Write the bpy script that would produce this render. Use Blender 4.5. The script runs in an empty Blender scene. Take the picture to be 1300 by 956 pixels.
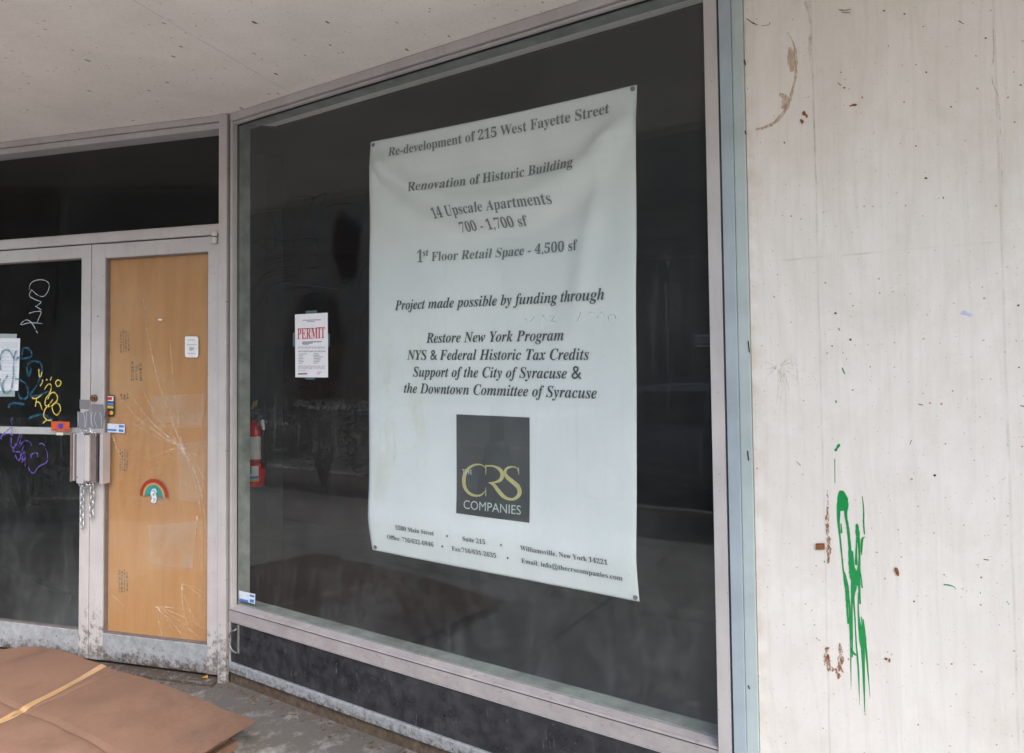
import bpy, bmesh, math, random
from mathutils import Vector, Matrix, noise
random.seed(7)
C = bpy.context.scene.collection
S = 1.08
# ---------------------------------------------------------------- camera model (fitted)
F = 867.0
YAW, PITCH, ROLL = -0.558050640, 0.0318217477, -0.0112799687
CAM = Vector((2.79762239*S, -1.99112162*S, 1.45*S))
A = 0.291273674                                   # angle of the door wall to the window wall
fw = Vector((math.sin(YAW)*math.cos(PITCH), math.cos(YAW)*math.cos(PITCH), math.sin(PITCH)))
r0 = Vector((math.cos(YAW), -math.sin(YAW), 0)); u0 = r0.cross(fw)
cr, sr = math.cos(ROLL), math.sin(ROLL)
RT = cr*r0 + sr*u0; UP = -sr*r0 + cr*u0
DN = Vector((math.sin(A), -math.cos(A), 0))       # street-side normal of the door wall
DD = Vector((-math.cos(A), -math.sin(A), 0))      # direction along the door wall
WN = Vector((0, -1, 0)); WX = Vector((1, 0, 0)); ZZ = Vector((0, 0, 1))
def ray(px, py): return (px-650)/F*RT - (py-433)/F*UP + fw
def hit(px, py, p0, n):
    d = ray(px, py); t = (p0-CAM).dot(n)/d.dot(n); return CAM + t*d
def W(px, py, n=0.0): return hit(px, py, WN*n, WN)          # point on the window wall, n metres out
def D(px, py, n=0.0): return hit(px, py, DN*n, DN)          # point on the door wall
def G(px, py, z=0.0): return hit(px, py, ZZ*z, ZZ)
def dcoord(px, py, n=0.0):
    p = D(px, py, n); return p.dot(DD), p.z
def wcoord(px, py, n=0.0):
    p = W(px, py, n); return p.x, p.z
def Dp(d, n, z): return DD*d + DN*n + ZZ*z
def Wp(x, n, z): return Vector((x, -n, z))

# ---------------------------------------------------------------- object helpers
ORG = {}
def thing(name, label, cat, loc, group=None, kind=None):
    o = bpy.data.objects.new(name, None); C.objects.link(o); o.location = loc
    o.empty_display_size = .1
    ORG[o] = Vector(loc); meta(o, label, cat, group, kind); return o
def meta(o, label=None, cat=None, group=None, kind=None):
    if label: o['label'] = label
    if cat: o['category'] = cat
    if group: o['group'] = group
    if kind: o['kind'] = kind
    return o
def obj(name, bm, mat, parent=None, smooth=False, label=None, cat=None, group=None, kind=None, mats=None):
    me = bpy.data.meshes.new(name)
    if parent is not None: org = ORG[parent]
    else:
        xs = [v.co for v in bm.verts]
        lo = Vector([min(c[i] for c in xs) for i in range(3)]); hi = Vector([max(c[i] for c in xs) for i in range(3)])
        org = Vector(((lo.x+hi.x)/2, (lo.y+hi.y)/2, lo.z))
    bmesh.ops.translate(bm, verts=bm.verts, vec=-org)
    bm.to_mesh(me); bm.free()
    o = bpy.data.objects.new(name, me); C.objects.link(o)
    for m in (mats or [mat]): me.materials.append(m)
    if smooth:
        for p in me.polygons: p.use_smooth = True
    if parent is not None: o.parent = parent
    else: o.location = org
    ORG[o] = org
    return meta(o, label, cat, group, kind)
def NB(): return bmesh.new()
def hexa(bm, P, bev=0.0, mi=0):
    """eight corners: 0-3 one face, 4-7 opposite"""
    vs = [bm.verts.new(p) for p in P]
    fs = []
    for q in ((0,1,2,3),(7,6,5,4),(0,4,5,1),(1,5,6,2),(2,6,7,3),(3,7,4,0)):
        f = bm.faces.new([vs[i] for i in q]); f.material_index = mi; fs.append(f)
    bmesh.ops.recalc_face_normals(bm, faces=fs)
    if bev > 0:
        es = list({e for f in fs for e in f.edges})
        bmesh.ops.bevel(bm, geom=es, offset=bev, segments=2, affect='EDGES', profile=.5)
def boxf(bm, fn, u0, u1, n0, n1, z0, z1, bev=0.0, mi=0):
    P = [fn(u0,n0,z0), fn(u1,n0,z0), fn(u1,n0,z1), fn(u0,n0,z1), fn(u0,n1,z0), fn(u1,n1,z0), fn(u1,n1,z1), fn(u0,n1,z1)]
    hexa(bm, P, bev, mi)
def bx(bm, x0, x1, y0, y1, z0, z1, bev=0.0, mi=0):
    boxf(bm, lambda u, n, z: Vector((u, n, z)), x0, x1, y0, y1, z0, z1, bev, mi)
def quad(bm, P, mi=0):
    f = bm.faces.new([bm.verts.new(p) for p in P]); f.material_index = mi; return f
def slab(bm, P, nrm, t, mi=0):
    """flat polygon P given thickness t behind it (nrm points at viewer)"""
    a = [bm.verts.new(p) for p in P]; b = [bm.verts.new(p - nrm*t) for p in P]
    fs = [bm.faces.new(a), bm.faces.new(b[::-1])]
    k = len(P)
    for i in range(k): fs.append(bm.faces.new((a[i], b[i], b[(i+1) % k], a[(i+1) % k])))
    for f in fs: f.material_index = mi
    bmesh.ops.recalc_face_normals(bm, faces=fs)
def smoothline(pts, n=4):
    """Catmull-Rom through tuples"""
    if len(pts) < 3: return [tuple(p) for p in pts]
    out = []
    for i in range(len(pts)-1):
        p0 = pts[max(i-1,0)]; p1 = pts[i]; p2 = pts[i+1]; p3 = pts[min(i+2, len(pts)-1)]
        for k in range(n):
            t = k/n
            out.append(tuple(.5*((2*b)+(-a+c)*t+(2*a-5*b+4*c-d)*t*t+(-a+3*b-3*c+d)*t**3) for a, b, c, d in zip(p0,p1,p2,p3)))
    out.append(tuple(pts[-1])); return out
ZC = [0]
def ribbon(bm, pts3, nrm, w, jitter=0.0, taper=False):
    """flat stroke along 3-D points, facing nrm; w a number or list"""
    n = len(pts3); ZC[0] = (ZC[0]+1) % 40
    lift = nrm*(ZC[0]*1.5e-5)
    L = []; R_ = []
    for i, p in enumerate(pts3):
        a = pts3[max(i-1,0)]; b = pts3[min(i+1,n-1)]
        t = (b-a)
        if t.length < 1e-9: t = Vector((1,0,0))
        t.normalize(); s = nrm.cross(t)
        ww = w[i] if isinstance(w, (list, tuple)) else w
        if jitter: ww *= 1+jitter*(random.random()-.5)*2
        if taper and (i == 0 or i == n-1): ww *= .35
        L.append(bm.verts.new(p+s*ww/2+lift)); R_.append(bm.verts.new(p-s*ww/2+lift))
    for i in range(n-1):
        try: bm.faces.new((L[i], R_[i], R_[i+1], L[i+1]))
        except ValueError: pass
def tube(bm, pts, r, seg=8, cap=True, mi=0):
    n = len(pts); rings = []
    up = Vector((0,0,1))
    for i, p in enumerate(pts):
        a = pts[max(i-1,0)]; b = pts[min(i+1,n-1)]; t = (b-a).normalized()
        s = t.cross(up)
        if s.length < .05: s = t.cross(Vector((1,0,0)))
        s.normalize(); q = s.cross(t)
        rr = r[i] if isinstance(r, (list, tuple)) else r
        rings.append([bm.verts.new(p + (s*math.cos(2*math.pi*k/seg)+q*math.sin(2*math.pi*k/seg))*rr) for k in range(seg)])
    fs = []
    for i in range(n-1):
        for k in range(seg):
            fs.append(bm.faces.new((rings[i][k], rings[i][(k+1)%seg], rings[i+1][(k+1)%seg], rings[i+1][k])))
    if cap: fs += [bm.faces.new(rings[0][::-1]), bm.faces.new(rings[-1])]
    for f in fs: f.material_index = mi
    bmesh.ops.recalc_face_normals(bm, faces=fs)
def lathe(bm, c, prof, seg=24, mi=0):
    tube(bm, [Vector(c)+Vector((0,0,z)) for r, z in prof], [max(r,1e-4) for r, z in prof], seg, True, mi)
def link(bm, c, ax, side, L, Wd, r):
    """one chain link: stadium loop centred c, long axis ax, width axis side"""
    pts = []
    for k in range(16):
        a = 2*math.pi*k/16; x = math.cos(a)*Wd/2; y = math.sin(a)*Wd/2
        y += (L-Wd)/2*(1 if y > 0 else -1)
        pts.append(c + side*x + ax*y)
    seg = 6; rings = []
    nn = ax.cross(side)
    for i, p in enumerate(pts):
        t = (pts[(i+1)%16]-pts[i-1]).normalized(); s = nn.cross(t)
        rings.append([bm.verts.new(p+(s*math.cos(2*math.pi*k/seg)+nn*math.sin(2*math.pi*k/seg))*r) for k in range(seg)])
    fs = []
    for i in range(16):
        for k in range(seg):
            fs.append(bm.faces.new((rings[i][k], rings[i][(k+1)%seg], rings[(i+1)%16][(k+1)%seg], rings[(i+1)%16][k])))
    bmesh.ops.recalc_face_normals(bm, faces=fs)

# ---------------------------------------------------------------- text (built-in font only)
def mfont(s, u, l, d=None):
    o = ''
    for c in s:
        if 'A' <= c <= 'Z': o += chr(u+ord(c)-65)
        elif 'a' <= c <= 'z': o += chr(l+ord(c)-97)
        elif d and '0' <= c <= '9': o += chr(d+ord(c)-48)
        else: o += c
    return o
def BO(s): return mfont(s, 0x1D400, 0x1D41A, 0x1D7CE)      # bold serif
def IT(s): return mfont(s, 0x1D468, 0x1D482, 0x1D7CE)      # bold italic serif
def text_tris(s, sp=1.0):
    cu = bpy.data.curves.new('tmp', 'FONT'); cu.body = s; cu.resolution_u = 5; cu.space_line = sp
    o = bpy.data.objects.new('tmp', cu); C.objects.link(o)
    bpy.context.view_layer.update()
    me = bpy.data.meshes.new_from_object(o.evaluated_get(bpy.context.evaluated_depsgraph_get()))
    vs = [(v.co.x, v.co.y) for v in me.vertices]; fs = [tuple(p.vertices) for p in me.polygons]
    bpy.data.objects.remove(o); bpy.data.curves.remove(cu); bpy.data.meshes.remove(me)
    return vs, fs
TC = {}
def put_text(bm, s, a, b, fn, hs=1.0, mi=0, heavy=False):
    """s laid between local 2-D points a and b (ends of its baseline); fn maps local 2-D to 3-D"""
    if s not in TC: TC[s] = text_tris(s)
    vs, fs = TC[s]
    x0 = min(v[0] for v in vs); x1 = max(v[0] for v in vs)
    ax = Vector((b[0]-a[0], b[1]-a[1])); sc = ax.length/(x1-x0); ax.normalize()
    up = Vector((0, 1))                             # letters stay upright, as on a sheared cloth
    V = []
    for x, y in vs:
        p = Vector(a) + ax*((x-x0)*sc) + up*(y*sc*hs); V.append(bm.verts.new(fn(p.x, p.y)))
    for f in fs:
        try:
            q = bm.faces.new([V[i] for i in f]); q.material_index = mi
        except ValueError: pass

_SS = (BO('Re-development of 215 West Fayette Street'), BO('Renovation of Historic Building'), BO('14 Upscale Apartments'), BO('700 - 1,700 sf'), BO('1'), BO('st'), BO('Floor Retail Space - 4,500 sf'), BO('&'), BO('PERMIT'), 'COMPANIES', 'THE',
   IT('Project made possible by funding through'), IT('Restore New York Program'), IT('NYS & Federal Historic Tax Credits'), IT('Support of the City of Syracuse'), IT('the Downtown Committee of Syracuse'),
   BO('5500 Main Street'), BO('Suite 215'), BO('Williamsville, New York 14221'), BO('Office: 716/632-6946'), BO('Fax:716/631-2635'), BO('Email: info@thecrscompanies.com'))

def all_texts(strs):
    vs, fs = text_tris('\n'.join(strs), 3.0)
    ys = {}
    step = LINESTEP
    for k, q in enumerate(strs): TC[q] = ([], [])
    mp = {}
    for i, (x, y) in enumerate(vs):
        k = int(round(-(y-.25)/step)); k = max(0, min(len(strs)-1, k)); L_ = TC[strs[k]][0]; mp[i] = (k, len(L_)); L_.append((x, y+k*step))
    for f in fs: TC[strs[mp[f[0]][0]]][1].append(tuple(mp[i][1] for i in f))
LINESTEP = 3.0
all_texts(_SS)

# ---------------------------------------------------------------- materials
class NT:
    def __init__(s, name):
        s.m = bpy.data.materials.new(name); s.m.use_nodes = True; s.t = s.m.node_tree
        s.b = s.t.nodes['Principled BSDF']; s.out = s.t.nodes['Material Output']
        s.geo = s.t.nodes.new('ShaderNodeNewGeometry'); s.P = s.geo.outputs['Position']
    def n(s, typ, **kw):
        nd = s.t.nodes.new(typ)
        for k, v in kw.items(): setattr(nd, k, v)
        return nd
    def L(s, a, b): s.t.links.new(a, b)
    def put(s, v, sock):
        if isinstance(v, bpy.types.NodeSocket): s.L(v, sock)
        elif v is not None: sock.default_value = v
    def scaled(s, sx, sy, sz, off=(0,0,0)):
        m = s.n('ShaderNodeMapping'); s.L(s.P, m.inputs[0]); m.inputs['Scale'].default_value = (sx,sy,sz); m.inputs['Location'].default_value = off
        return m.outputs[0]
    def noise(s, scale, detail=4, rough=.55, vec=None, dist=0.0):
        t = s.n('ShaderNodeTexNoise'); s.L(vec or s.P, t.inputs['Vector']); t.inputs['Scale'].default_value = scale
        t.inputs['Detail'].default_value = detail; t.inputs['Roughness'].default_value = rough; t.inputs['Distortion'].default_value = dist
        return t.outputs['Fac']
    def vor(s, scale, vec=None, out='Distance', rnd=1.0):
        t = s.n('ShaderNodeTexVoronoi'); s.L(vec or s.P, t.inputs['Vector']); t.inputs['Scale'].default_value = scale; t.inputs['Randomness'].default_value = rnd
        return t.outputs[out]
    def ramp(s, f, *stops):
        r = s.n('ShaderNodeValToRGB'); s.L(f, r.inputs[0]); e = r.color_ramp.elements
        while len(e) < len(stops): e.new(.5)
        for i, (p, c) in enumerate(stops):
            e[i].position = p; e[i].color = (c, c, c, 1) if isinstance(c, (int, float)) else (*c, 1)
        return r.outputs[0]
    def math(s, op, a, b=None, c=None, clamp=False):
        m = s.n('ShaderNodeMath', operation=op, use_clamp=clamp); s.put(a, m.inputs[0])
        if b is not None: s.put(b, m.inputs[1])
        if c is not None: s.put(c, m.inputs[2])
        return m.outputs[0]
    def mix(s, f, a, b, mode='MIX'):
        m = s.n('ShaderNodeMix', data_type='RGBA', blend_type=mode); s.put(f, m.inputs[0])
        s.put((*a, 1) if isinstance(a, tuple) and len(a) == 3 else a, m.inputs[6]); s.put((*b, 1) if isinstance(b, tuple) and len(b) == 3 else b, m.inputs[7])
        return m.outputs[2]
    def xyz(s):
        q = s.n('ShaderNodeSeparateXYZ'); s.L(s.P, q.inputs[0]); return q.outputs
    def bump(s, h, st=.2, dist=.01):
        b = s.n('ShaderNodeBump'); b.inputs['Strength'].default_value = st; b.inputs['Distance'].default_value = dist
        s.L(h, b.inputs['Height']); s.L(b.outputs[0], s.b.inputs['Normal']); return b
    def fin(s, col=None, rough=.6, metal=0.0, spec=.5):
        if col is not None: s.put((*col, 1) if isinstance(col, tuple) and len(col) == 3 else col, s.b.inputs['Base Color'])
        s.put(rough, s.b.inputs['Roughness']); s.put(metal, s.b.inputs['Metallic']); s.b.inputs['Specular IOR Level'].default_value = spec
        return s.m
def simple(name, col, rough=.6, metal=0.0, var=.12, scale=30, bump=0.0, spec=.5):
    n = NT(name); f = n.noise(scale, 5, .6)
    c = n.mix(n.ramp(f, (.3, 0.0), (.7, 1.0)), tuple(x*(1-var) for x in col), tuple(min(1, x*(1+var)) for x in col))
    if bump: n.bump(f, bump, .002)
    return n.fin(c, rough, metal, spec)
def specks(n, base, scale, thr, col, keep=.75, vec=None, plane='xz', off=0.0, st=1.0, amt=.8):
    """scattered small marks on a flat face: a share `1-keep` of the cells gets a dot"""
    x, y, z = n.xyz(); cb = n.n('ShaderNodeCombineXYZ')
    n.L(n.math('ADD', x, off), cb.inputs[0]); n.L(n.math('MULTIPLY', z if plane == 'xz' else y, st), cb.inputs[1])
    wob = n.n('ShaderNodeTexNoise'); n.L(n.P, wob.inputs['Vector']); wob.inputs['Scale'].default_value = scale*2.2; wob.inputs['Detail'].default_value = 1
    ad = n.n('ShaderNodeVectorMath', operation='MULTIPLY_ADD'); n.L(wob.outputs['Color'], ad.inputs[0]); ad.inputs[1].default_value = (.12/scale,)*3; n.L(cb.outputs[0], ad.inputs[2])
    t = n.n('ShaderNodeTexVoronoi', voronoi_dimensions='2D'); n.L(ad.outputs[0], t.inputs['Vector']); t.inputs['Scale'].default_value = scale
    sep = n.n('ShaderNodeSeparateColor'); n.L(t.outputs['Color'], sep.inputs[0])
    on = n.math('GREATER_THAN', sep.outputs[0], keep)
    size = n.math('MULTIPLY', n.math('POWER', sep.outputs[1], 1.6), thr)
    dot = n.math('LESS_THAN', t.outputs['Distance'], size)
    return n.mix(n.math('MULTIPLY', n.math('MULTIPLY', on, dot), n.math('MULTIPLY', sep.outputs[2], amt)), base, col)

def m_alu():
    n = NT('anodised_aluminium')
    f = n.noise(4, 5, .6); g = n.noise(60, 3, .6, n.scaled(1, 1, .08))
    c = n.mix(n.ramp(f, (.35, 0.0), (.7, 1.0)), (.45, .43, .428), (.53, .51, .508))
    c = n.mix(n.math('MULTIPLY', n.ramp(g, (.5, 0.0), (.8, 1.0)), .25), c, (.30, .28, .28))
    z = n.xyz()[2]
    low = n.math('SUBTRACT', 1.0, n.math('DIVIDE', z, .42), clamp=True)
    gr = n.ramp(n.math('ADD', n.noise(28, 7, .72), n.math('MULTIPLY', low, .30)), (.66, 0.0), (.80, 1.0))
    c = n.mix(n.math('MULTIPLY', gr, .8), c, (.10, .085, .07))
    c = specks(n, c, 55, .16, (.09, .07, .055), .86)
    n.bump(n.noise(180, 4, .6), .12, .001)
    return n.fin(c, n.ramp(f, (0, .45), (1, .6)), .12)
def m_alu_rail():
    n = NT('corroded_aluminium')
    f = n.noise(22, 8, .72); c = n.mix(n.ramp(f, (.30, 0.0), (.70, 1.0)), (.22, .235, .25), (.40, .41, .435))
    z = n.xyz()[2]; low = n.math('SUBTRACT', 1.0, n.math('DIVIDE', z, .13), clamp=True)
    gr = n.ramp(n.math('ADD', n.noise(35, 8, .75), n.math('MULTIPLY', low, .35)), (.60, 0.0), (.78, 1.0))
    c = n.mix(gr, c, (.085, .065, .05))
    c = specks(n, c, 38, .22, (.05, .045, .04), .75)
    n.bump(f, .3, .002)
    return n.fin(c, .6, .15)
def m_glass(name, dust, base=.02, blobs=(), swirl=True, up=0.0, low=0.0, refl=1.05, tint=(.915, .95, .955)):
    n = NT(name)
    n.t.nodes.remove(n.b)
    tr = n.n('ShaderNodeBsdfTransparent'); tr.inputs[0].default_value = (*tint, 1)
    gl = n.n('ShaderNodeBsdfGlossy'); gl.inputs['Roughness'].default_value = .012; gl.inputs[0].default_value = (.95, .97, .96, 1)
    dt = n.n('ShaderNodeVectorMath', operation='DOT_PRODUCT'); n.L(n.geo.outputs['Incoming'], dt.inputs[0]); n.L(n.geo.outputs['Normal'], dt.inputs[1])
    cs = n.math('ABSOLUTE', dt.outputs['Value'])
    sch = n.math('MULTIPLY_ADD', n.math('POWER', n.math('SUBTRACT', 1.0, cs), 5.0), .96, .04)
    wob = n.n('ShaderNodeBump'); wob.inputs['Strength'].default_value = .05; wob.inputs['Distance'].default_value = .02
    n.L(n.noise(1.7, 2, .4), wob.inputs['Height']); n.L(wob.outputs[0], gl.inputs['Normal'])
    fr = n.math('MULTIPLY', sch, refl, clamp=True)
    m1 = n.n('ShaderNodeMixShader'); n.L(fr, m1.inputs[0]); n.L(tr.outputs[0], m1.inputs[1]); n.L(gl.outputs[0], m1.inputs[2])
    df = n.n('ShaderNodeBsdfDiffuse'); df.inputs[0].default_value = (.55, .61, .62, 1)
    f = n.noise(2.2, 7, .62); fine = n.noise(240, 3, .7); st = n.noise(26, 5, .6, n.scaled(1, 1, .12))
    d = n.math('MULTIPLY', n.ramp(f, (.3, .55), (.7, 1.3)), dust)
    d = n.math('ADD', d, n.math('MULTIPLY', n.ramp(st, (.5, 0.0), (.8, 1.0)), dust*.45))
    d = n.math('ADD', d, n.math('MULTIPLY', n.ramp(fine, (.62, 0.0), (.72, 1.0)), dust*.6))
    if swirl:
        wv = n.n('ShaderNodeTexWave', wave_type='RINGS'); n.L(n.scaled(1, 1, 1, (.9, 0, -1.35)), wv.inputs['Vector'])
        wv.inputs['Scale'].default_value = 7; wv.inputs['Distortion'].default_value = 9; wv.inputs['Detail'].default_value = 3; wv.inputs['Detail Scale'].default_value = 1.2
        w_ = n.ramp(wv.outputs['Fac'], (0, 1.0), (.18, 0.0))
        d = n.math('SUBTRACT', d, n.math('MULTIPLY', n.math('MULTIPLY', w_, n.ramp(n.noise(1.4, 2), (.45, 0.0), (.6, 1.0))), dust*.35))
    q = n.xyz()
    if up:
        d = n.math('ADD', d, n.math('MULTIPLY', n.math('DIVIDE', n.math('SUBTRACT', q[2], 1.1), 1.7, clamp=True), up))
    if low:
        lo_ = n.math('SUBTRACT', 1.0, n.math('DIVIDE', q[2], 1.35), clamp=True)
        sm = n.ramp(n.noise(5, 8, .68, n.scaled(1, 1, .5), .8), (.44, .04), (.62, 1.0))
        sm = n.math('MULTIPLY', sm, n.ramp(n.noise(24, 6, .75, n.scaled(1, 1, .6)), (.36, .25), (.64, 1.5)))
        d = n.math('ADD', d, n.math('MULTIPLY', n.math('MULTIPLY', lo_, sm), low))
        ver = n.ramp(n.noise(34, 4, .6, n.scaled(1, 1, .05)), (.56, 0.0), (.70, 1.0))
        d = n.math('ADD', d, n.math('MULTIPLY', n.math('MULTIPLY', ver, n.ramp(n.noise(2.1, 3), (.45, 0.0), (.62, 1.0))), low*.75))
        sp = n.ramp(n.noise(95, 2, .5), (.70, 0.0), (.74, 1.0)); d = n.math('ADD', d, n.math('MULTIPLY', sp, low*1.2))
    for (bx_, bz_, rx_, rz_, amt) in blobs:          # rubbed-clean (amt<1) or grimy patches
        e = n.math('ADD', n.math('POWER', n.math('DIVIDE', n.math('SUBTRACT', q[0], bx_), rx_), 2.0), n.math('POWER', n.math('DIVIDE', n.math('SUBTRACT', q[2], bz_), rz_), 2.0))
        e = n.math('ADD', e, n.math('MULTIPLY', n.math('SUBTRACT', n.noise(9, 4), .5), 1.6))
        k = n.ramp(e, (.45, amt), (1.0, 1.0)); d = n.math('MULTIPLY', d, k)
    d = n.math('ADD', d, base*.3, clamp=True)
    m2 = n.n('ShaderNodeMixShader'); n.L(d, m2.inputs[0]); n.L(m1.outputs[0], m2.inputs[1]); n.L(df.outputs[0], m2.inputs[2])
    n.L(m2.outputs[0], n.out.inputs[0]); return n.m
def m_board():
    n = NT('white_painted_plywood')
    P = n.scaled(1, 1, .16); g = n.noise(5.5, 8, .66, n.scaled(1, 1, .45), 1.2); g2 = n.noise(75, 5, .65, n.scaled(1, 1, .05))
    c = n.mix(n.ramp(g, (.32, 0.0), (.68, 1.0)), (.685, .65, .60), (.77, .745, .71))
    c = n.mix(n.math('MULTIPLY', n.ramp(g2, (.5, 0.0), (.75, 1.0)), .20), c, (.55, .51, .47))
    wv = n.n('ShaderNodeTexWave', wave_type='BANDS', bands_direction='X'); n.L(n.scaled(1, 1, .22), wv.inputs['Vector'])
    wv.inputs['Scale'].default_value = 5.5; wv.inputs['Distortion'].default_value = 12; wv.inputs['Detail'].default_value = 3; wv.inputs['Detail Scale'].default_value = .7
    c = n.mix(n.math('MULTIPLY', n.ramp(wv.outputs['Fac'], (.0, 1.0), (.10, 0.0)), .12), c, (.56, .52, .49))
    gr = n.noise(2.6, 7, .7)
    c = n.mix(n.math('MULTIPLY', n.ramp(gr, (.52, 0.0), (.75, 1.0)), .35), c, (.52, .47, .42))
    x, y, z = n.xyz()
    edge = n.math('SUBTRACT', 1.0, n.math('DIVIDE', n.math('SUBTRACT', x, BL_), .05), clamp=True)
    c = n.mix(n.math('MULTIPLY', n.math('MULTIPLY', edge, n.ramp(n.noise(14, 5), (.4, 0.0), (.65, 1.0))), .5), c, (.50, .38, .27))
    for sx in SEAMS:
        dd = n.math('ABSOLUTE', n.math('SUBTRACT', n.math('ADD', x, n.math('MULTIPLY', n.math('SUBTRACT', n.noise(5, 3), .5), .006)), sx))
        l = n.math('MULTIPLY', n.math('LESS_THAN', dd, .0028), n.ramp(n.noise(30, 5, .6, n.scaled(1,1,.4)), (.38, .1), (.6, .9)))
        c = n.mix(n.math('MULTIPLY', l, .30), c, (.38, .33, .30))
    hz = n.math('ABSOLUTE', n.math('SUBTRACT', n.math('ADD', z, n.math('MULTIPLY', n.math('SUBTRACT', n.noise(4, 3), .5), .008)), W(1240, 309).z))
    c = n.mix(n.math('MULTIPLY', n.math('LESS_THAN', hz, .003), n.math('MULTIPLY', n.ramp(n.noise(8, 4), (.45, 0.0), (.6, 1.0)), .35)), c, (.45, .41, .37))
    c = specks(n, c, 29, .085, (.42, .21, .11), .50, amt=1.0)
    c = specks(n, c, 50, .085, (.42, .29, .22), .72, off=3.1, st=.7)
    c = specks(n, c, 85, .13, (.50, .36, .25), .55, off=1.7)
    c = specks(n, c, 9, .017, (.14, .11, .09), .65, off=5.3, amt=1.2)
    h = n.math('ADD', n.math('MULTIPLY', g, 1.0), n.math('MULTIPLY', g2, .8)); n.bump(h, .4, .003)
    return n.fin(c, .55, 0, .4)
def m_soffit():
    n = NT('painted_concrete_soffit')
    f = n.noise(2.0, 7, .65); g = n.noise(70, 5, .7)
    c = n.mix(n.ramp(f, (.35, 0.0), (.68, 1.0)), (.74, .71, .675), (.84, .81, .775))
    c = n.mix(n.math('MULTIPLY', n.ramp(g, (.5, 0.0), (.7, 1.0)), .2), c, (.42, .38, .34))
    c = specks(n, c, 13, .075, (.10, .075, .06), .35, plane='xy', st=.45, amt=1.2)
    c = specks(n, c, 30, .10, (.17, .13, .11), .60, plane='xy', off=2.3, st=.6, amt=1.0)
    c = specks(n, c, 6, .016, (.07, .055, .05), .3, plane='xy', off=7.3, st=.6, amt=1.3)
    x, y, z = n.xyz()
    a, b = G(160, -5, SOFF), G(335, 98, SOFF); dx, dy = b.x-a.x, b.y-a.y; ln = math.hypot(dx, dy)
    e = n.math('ADD', n.math('MULTIPLY', n.math('SUBTRACT', x, a.x), dy/ln), n.math('MULTIPLY', n.math('SUBTRACT', y, a.y), -dx/ln))
    e = n.math('ADD', e, n.math('MULTIPLY', n.math('SUBTRACT', n.noise(6, 4), .5), .012))
    c = n.mix(n.math('MULTIPLY', n.math('LESS_THAN', n.math('ABSOLUTE', e), .0016), n.ramp(n.noise(11, 3), (.35, .15), (.6, .6))), c, (.25, .22, .20))
    n.bump(n.math('ADD', g, f), .25, .003)
    return n.fin(c, .75, 0, .3)
def m_banner():
    n = NT('white_vinyl_banner')
    f = n.noise(3, 5, .6); c = n.mix(n.ramp(f, (.35, 0.0), (.7, 1.0)), (.725, .765, .758), (.80, .822, .815))
    x, y, z = n.xyz()
    m = n.math('MULTIPLY', n.ramp(n.noise(7, 5, .6, n.scaled(1, 1, .35)), (.55, 0.0), (.75, 1.0)), n.math('LESS_THAN', x, 1.22))
    c = n.mix(n.math('MULTIPLY', m, .5), c, (.62, .60, .44))
    n.bump(n.noise(300, 2), .05, .001); return n.fin(c, .5, 0, .4)
def m_black_panel():
    n = NT('black_enamel_panel')
    f = n.noise(14, 8, .7); c = n.mix(n.ramp(f, (.42, 0.0), (.75, 1.0)), (.020, .021, .025), (.055, .057, .065))
    c = n.mix(n.math('MULTIPLY', n.ramp(n.noise(40, 6, .7, n.scaled(1, 1, .3)), (.62, 0.0), (.72, 1.0)), .5), c, (.22, .22, .23))
    c = specks(n, c, 70, .12, (.35, .35, .36), .86)
    n.bump(f, .15, .002); return n.fin(c, n.ramp(f, (.3, .22), (.7, .55)), 0, .5)
def m_concrete(name='paving_concrete', a=(.27, .265, .26), b=(.38, .375, .365), joints=1.5):
    n = NT(name); f = n.noise(1.3, 8, .7); g = n.noise(60, 6, .7)
    c = n.mix(n.ramp(f, (.35, 0.0), (.7, 1.0)), a, b)
    c = n.mix(n.math('MULTIPLY', n.ramp(g, (.45, 0.0), (.7, 1.0)), .4), c, (.13, .125, .115))
    c = specks(n, c, 40, .10, (.08, .07, .065), .80, plane='xy')
    if joints:
        x, y, z = n.xyz()
        for ax in (x, y):
            w_ = n.math('PINGPONG', n.math('ADD', ax, .37), joints/2)
            c = n.mix(n.math('MULTIPLY', n.math('LESS_THAN', w_, .007), .85), c, (.06, .055, .05))
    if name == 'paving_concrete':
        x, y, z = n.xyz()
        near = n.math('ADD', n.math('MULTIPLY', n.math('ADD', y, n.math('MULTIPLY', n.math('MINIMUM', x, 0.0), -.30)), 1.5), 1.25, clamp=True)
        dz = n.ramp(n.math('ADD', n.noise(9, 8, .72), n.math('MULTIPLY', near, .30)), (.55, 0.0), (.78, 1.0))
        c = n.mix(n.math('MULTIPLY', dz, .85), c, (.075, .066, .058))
    n.bump(g, .4, .004); return n.fin(c, .85, 0, .3)
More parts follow.
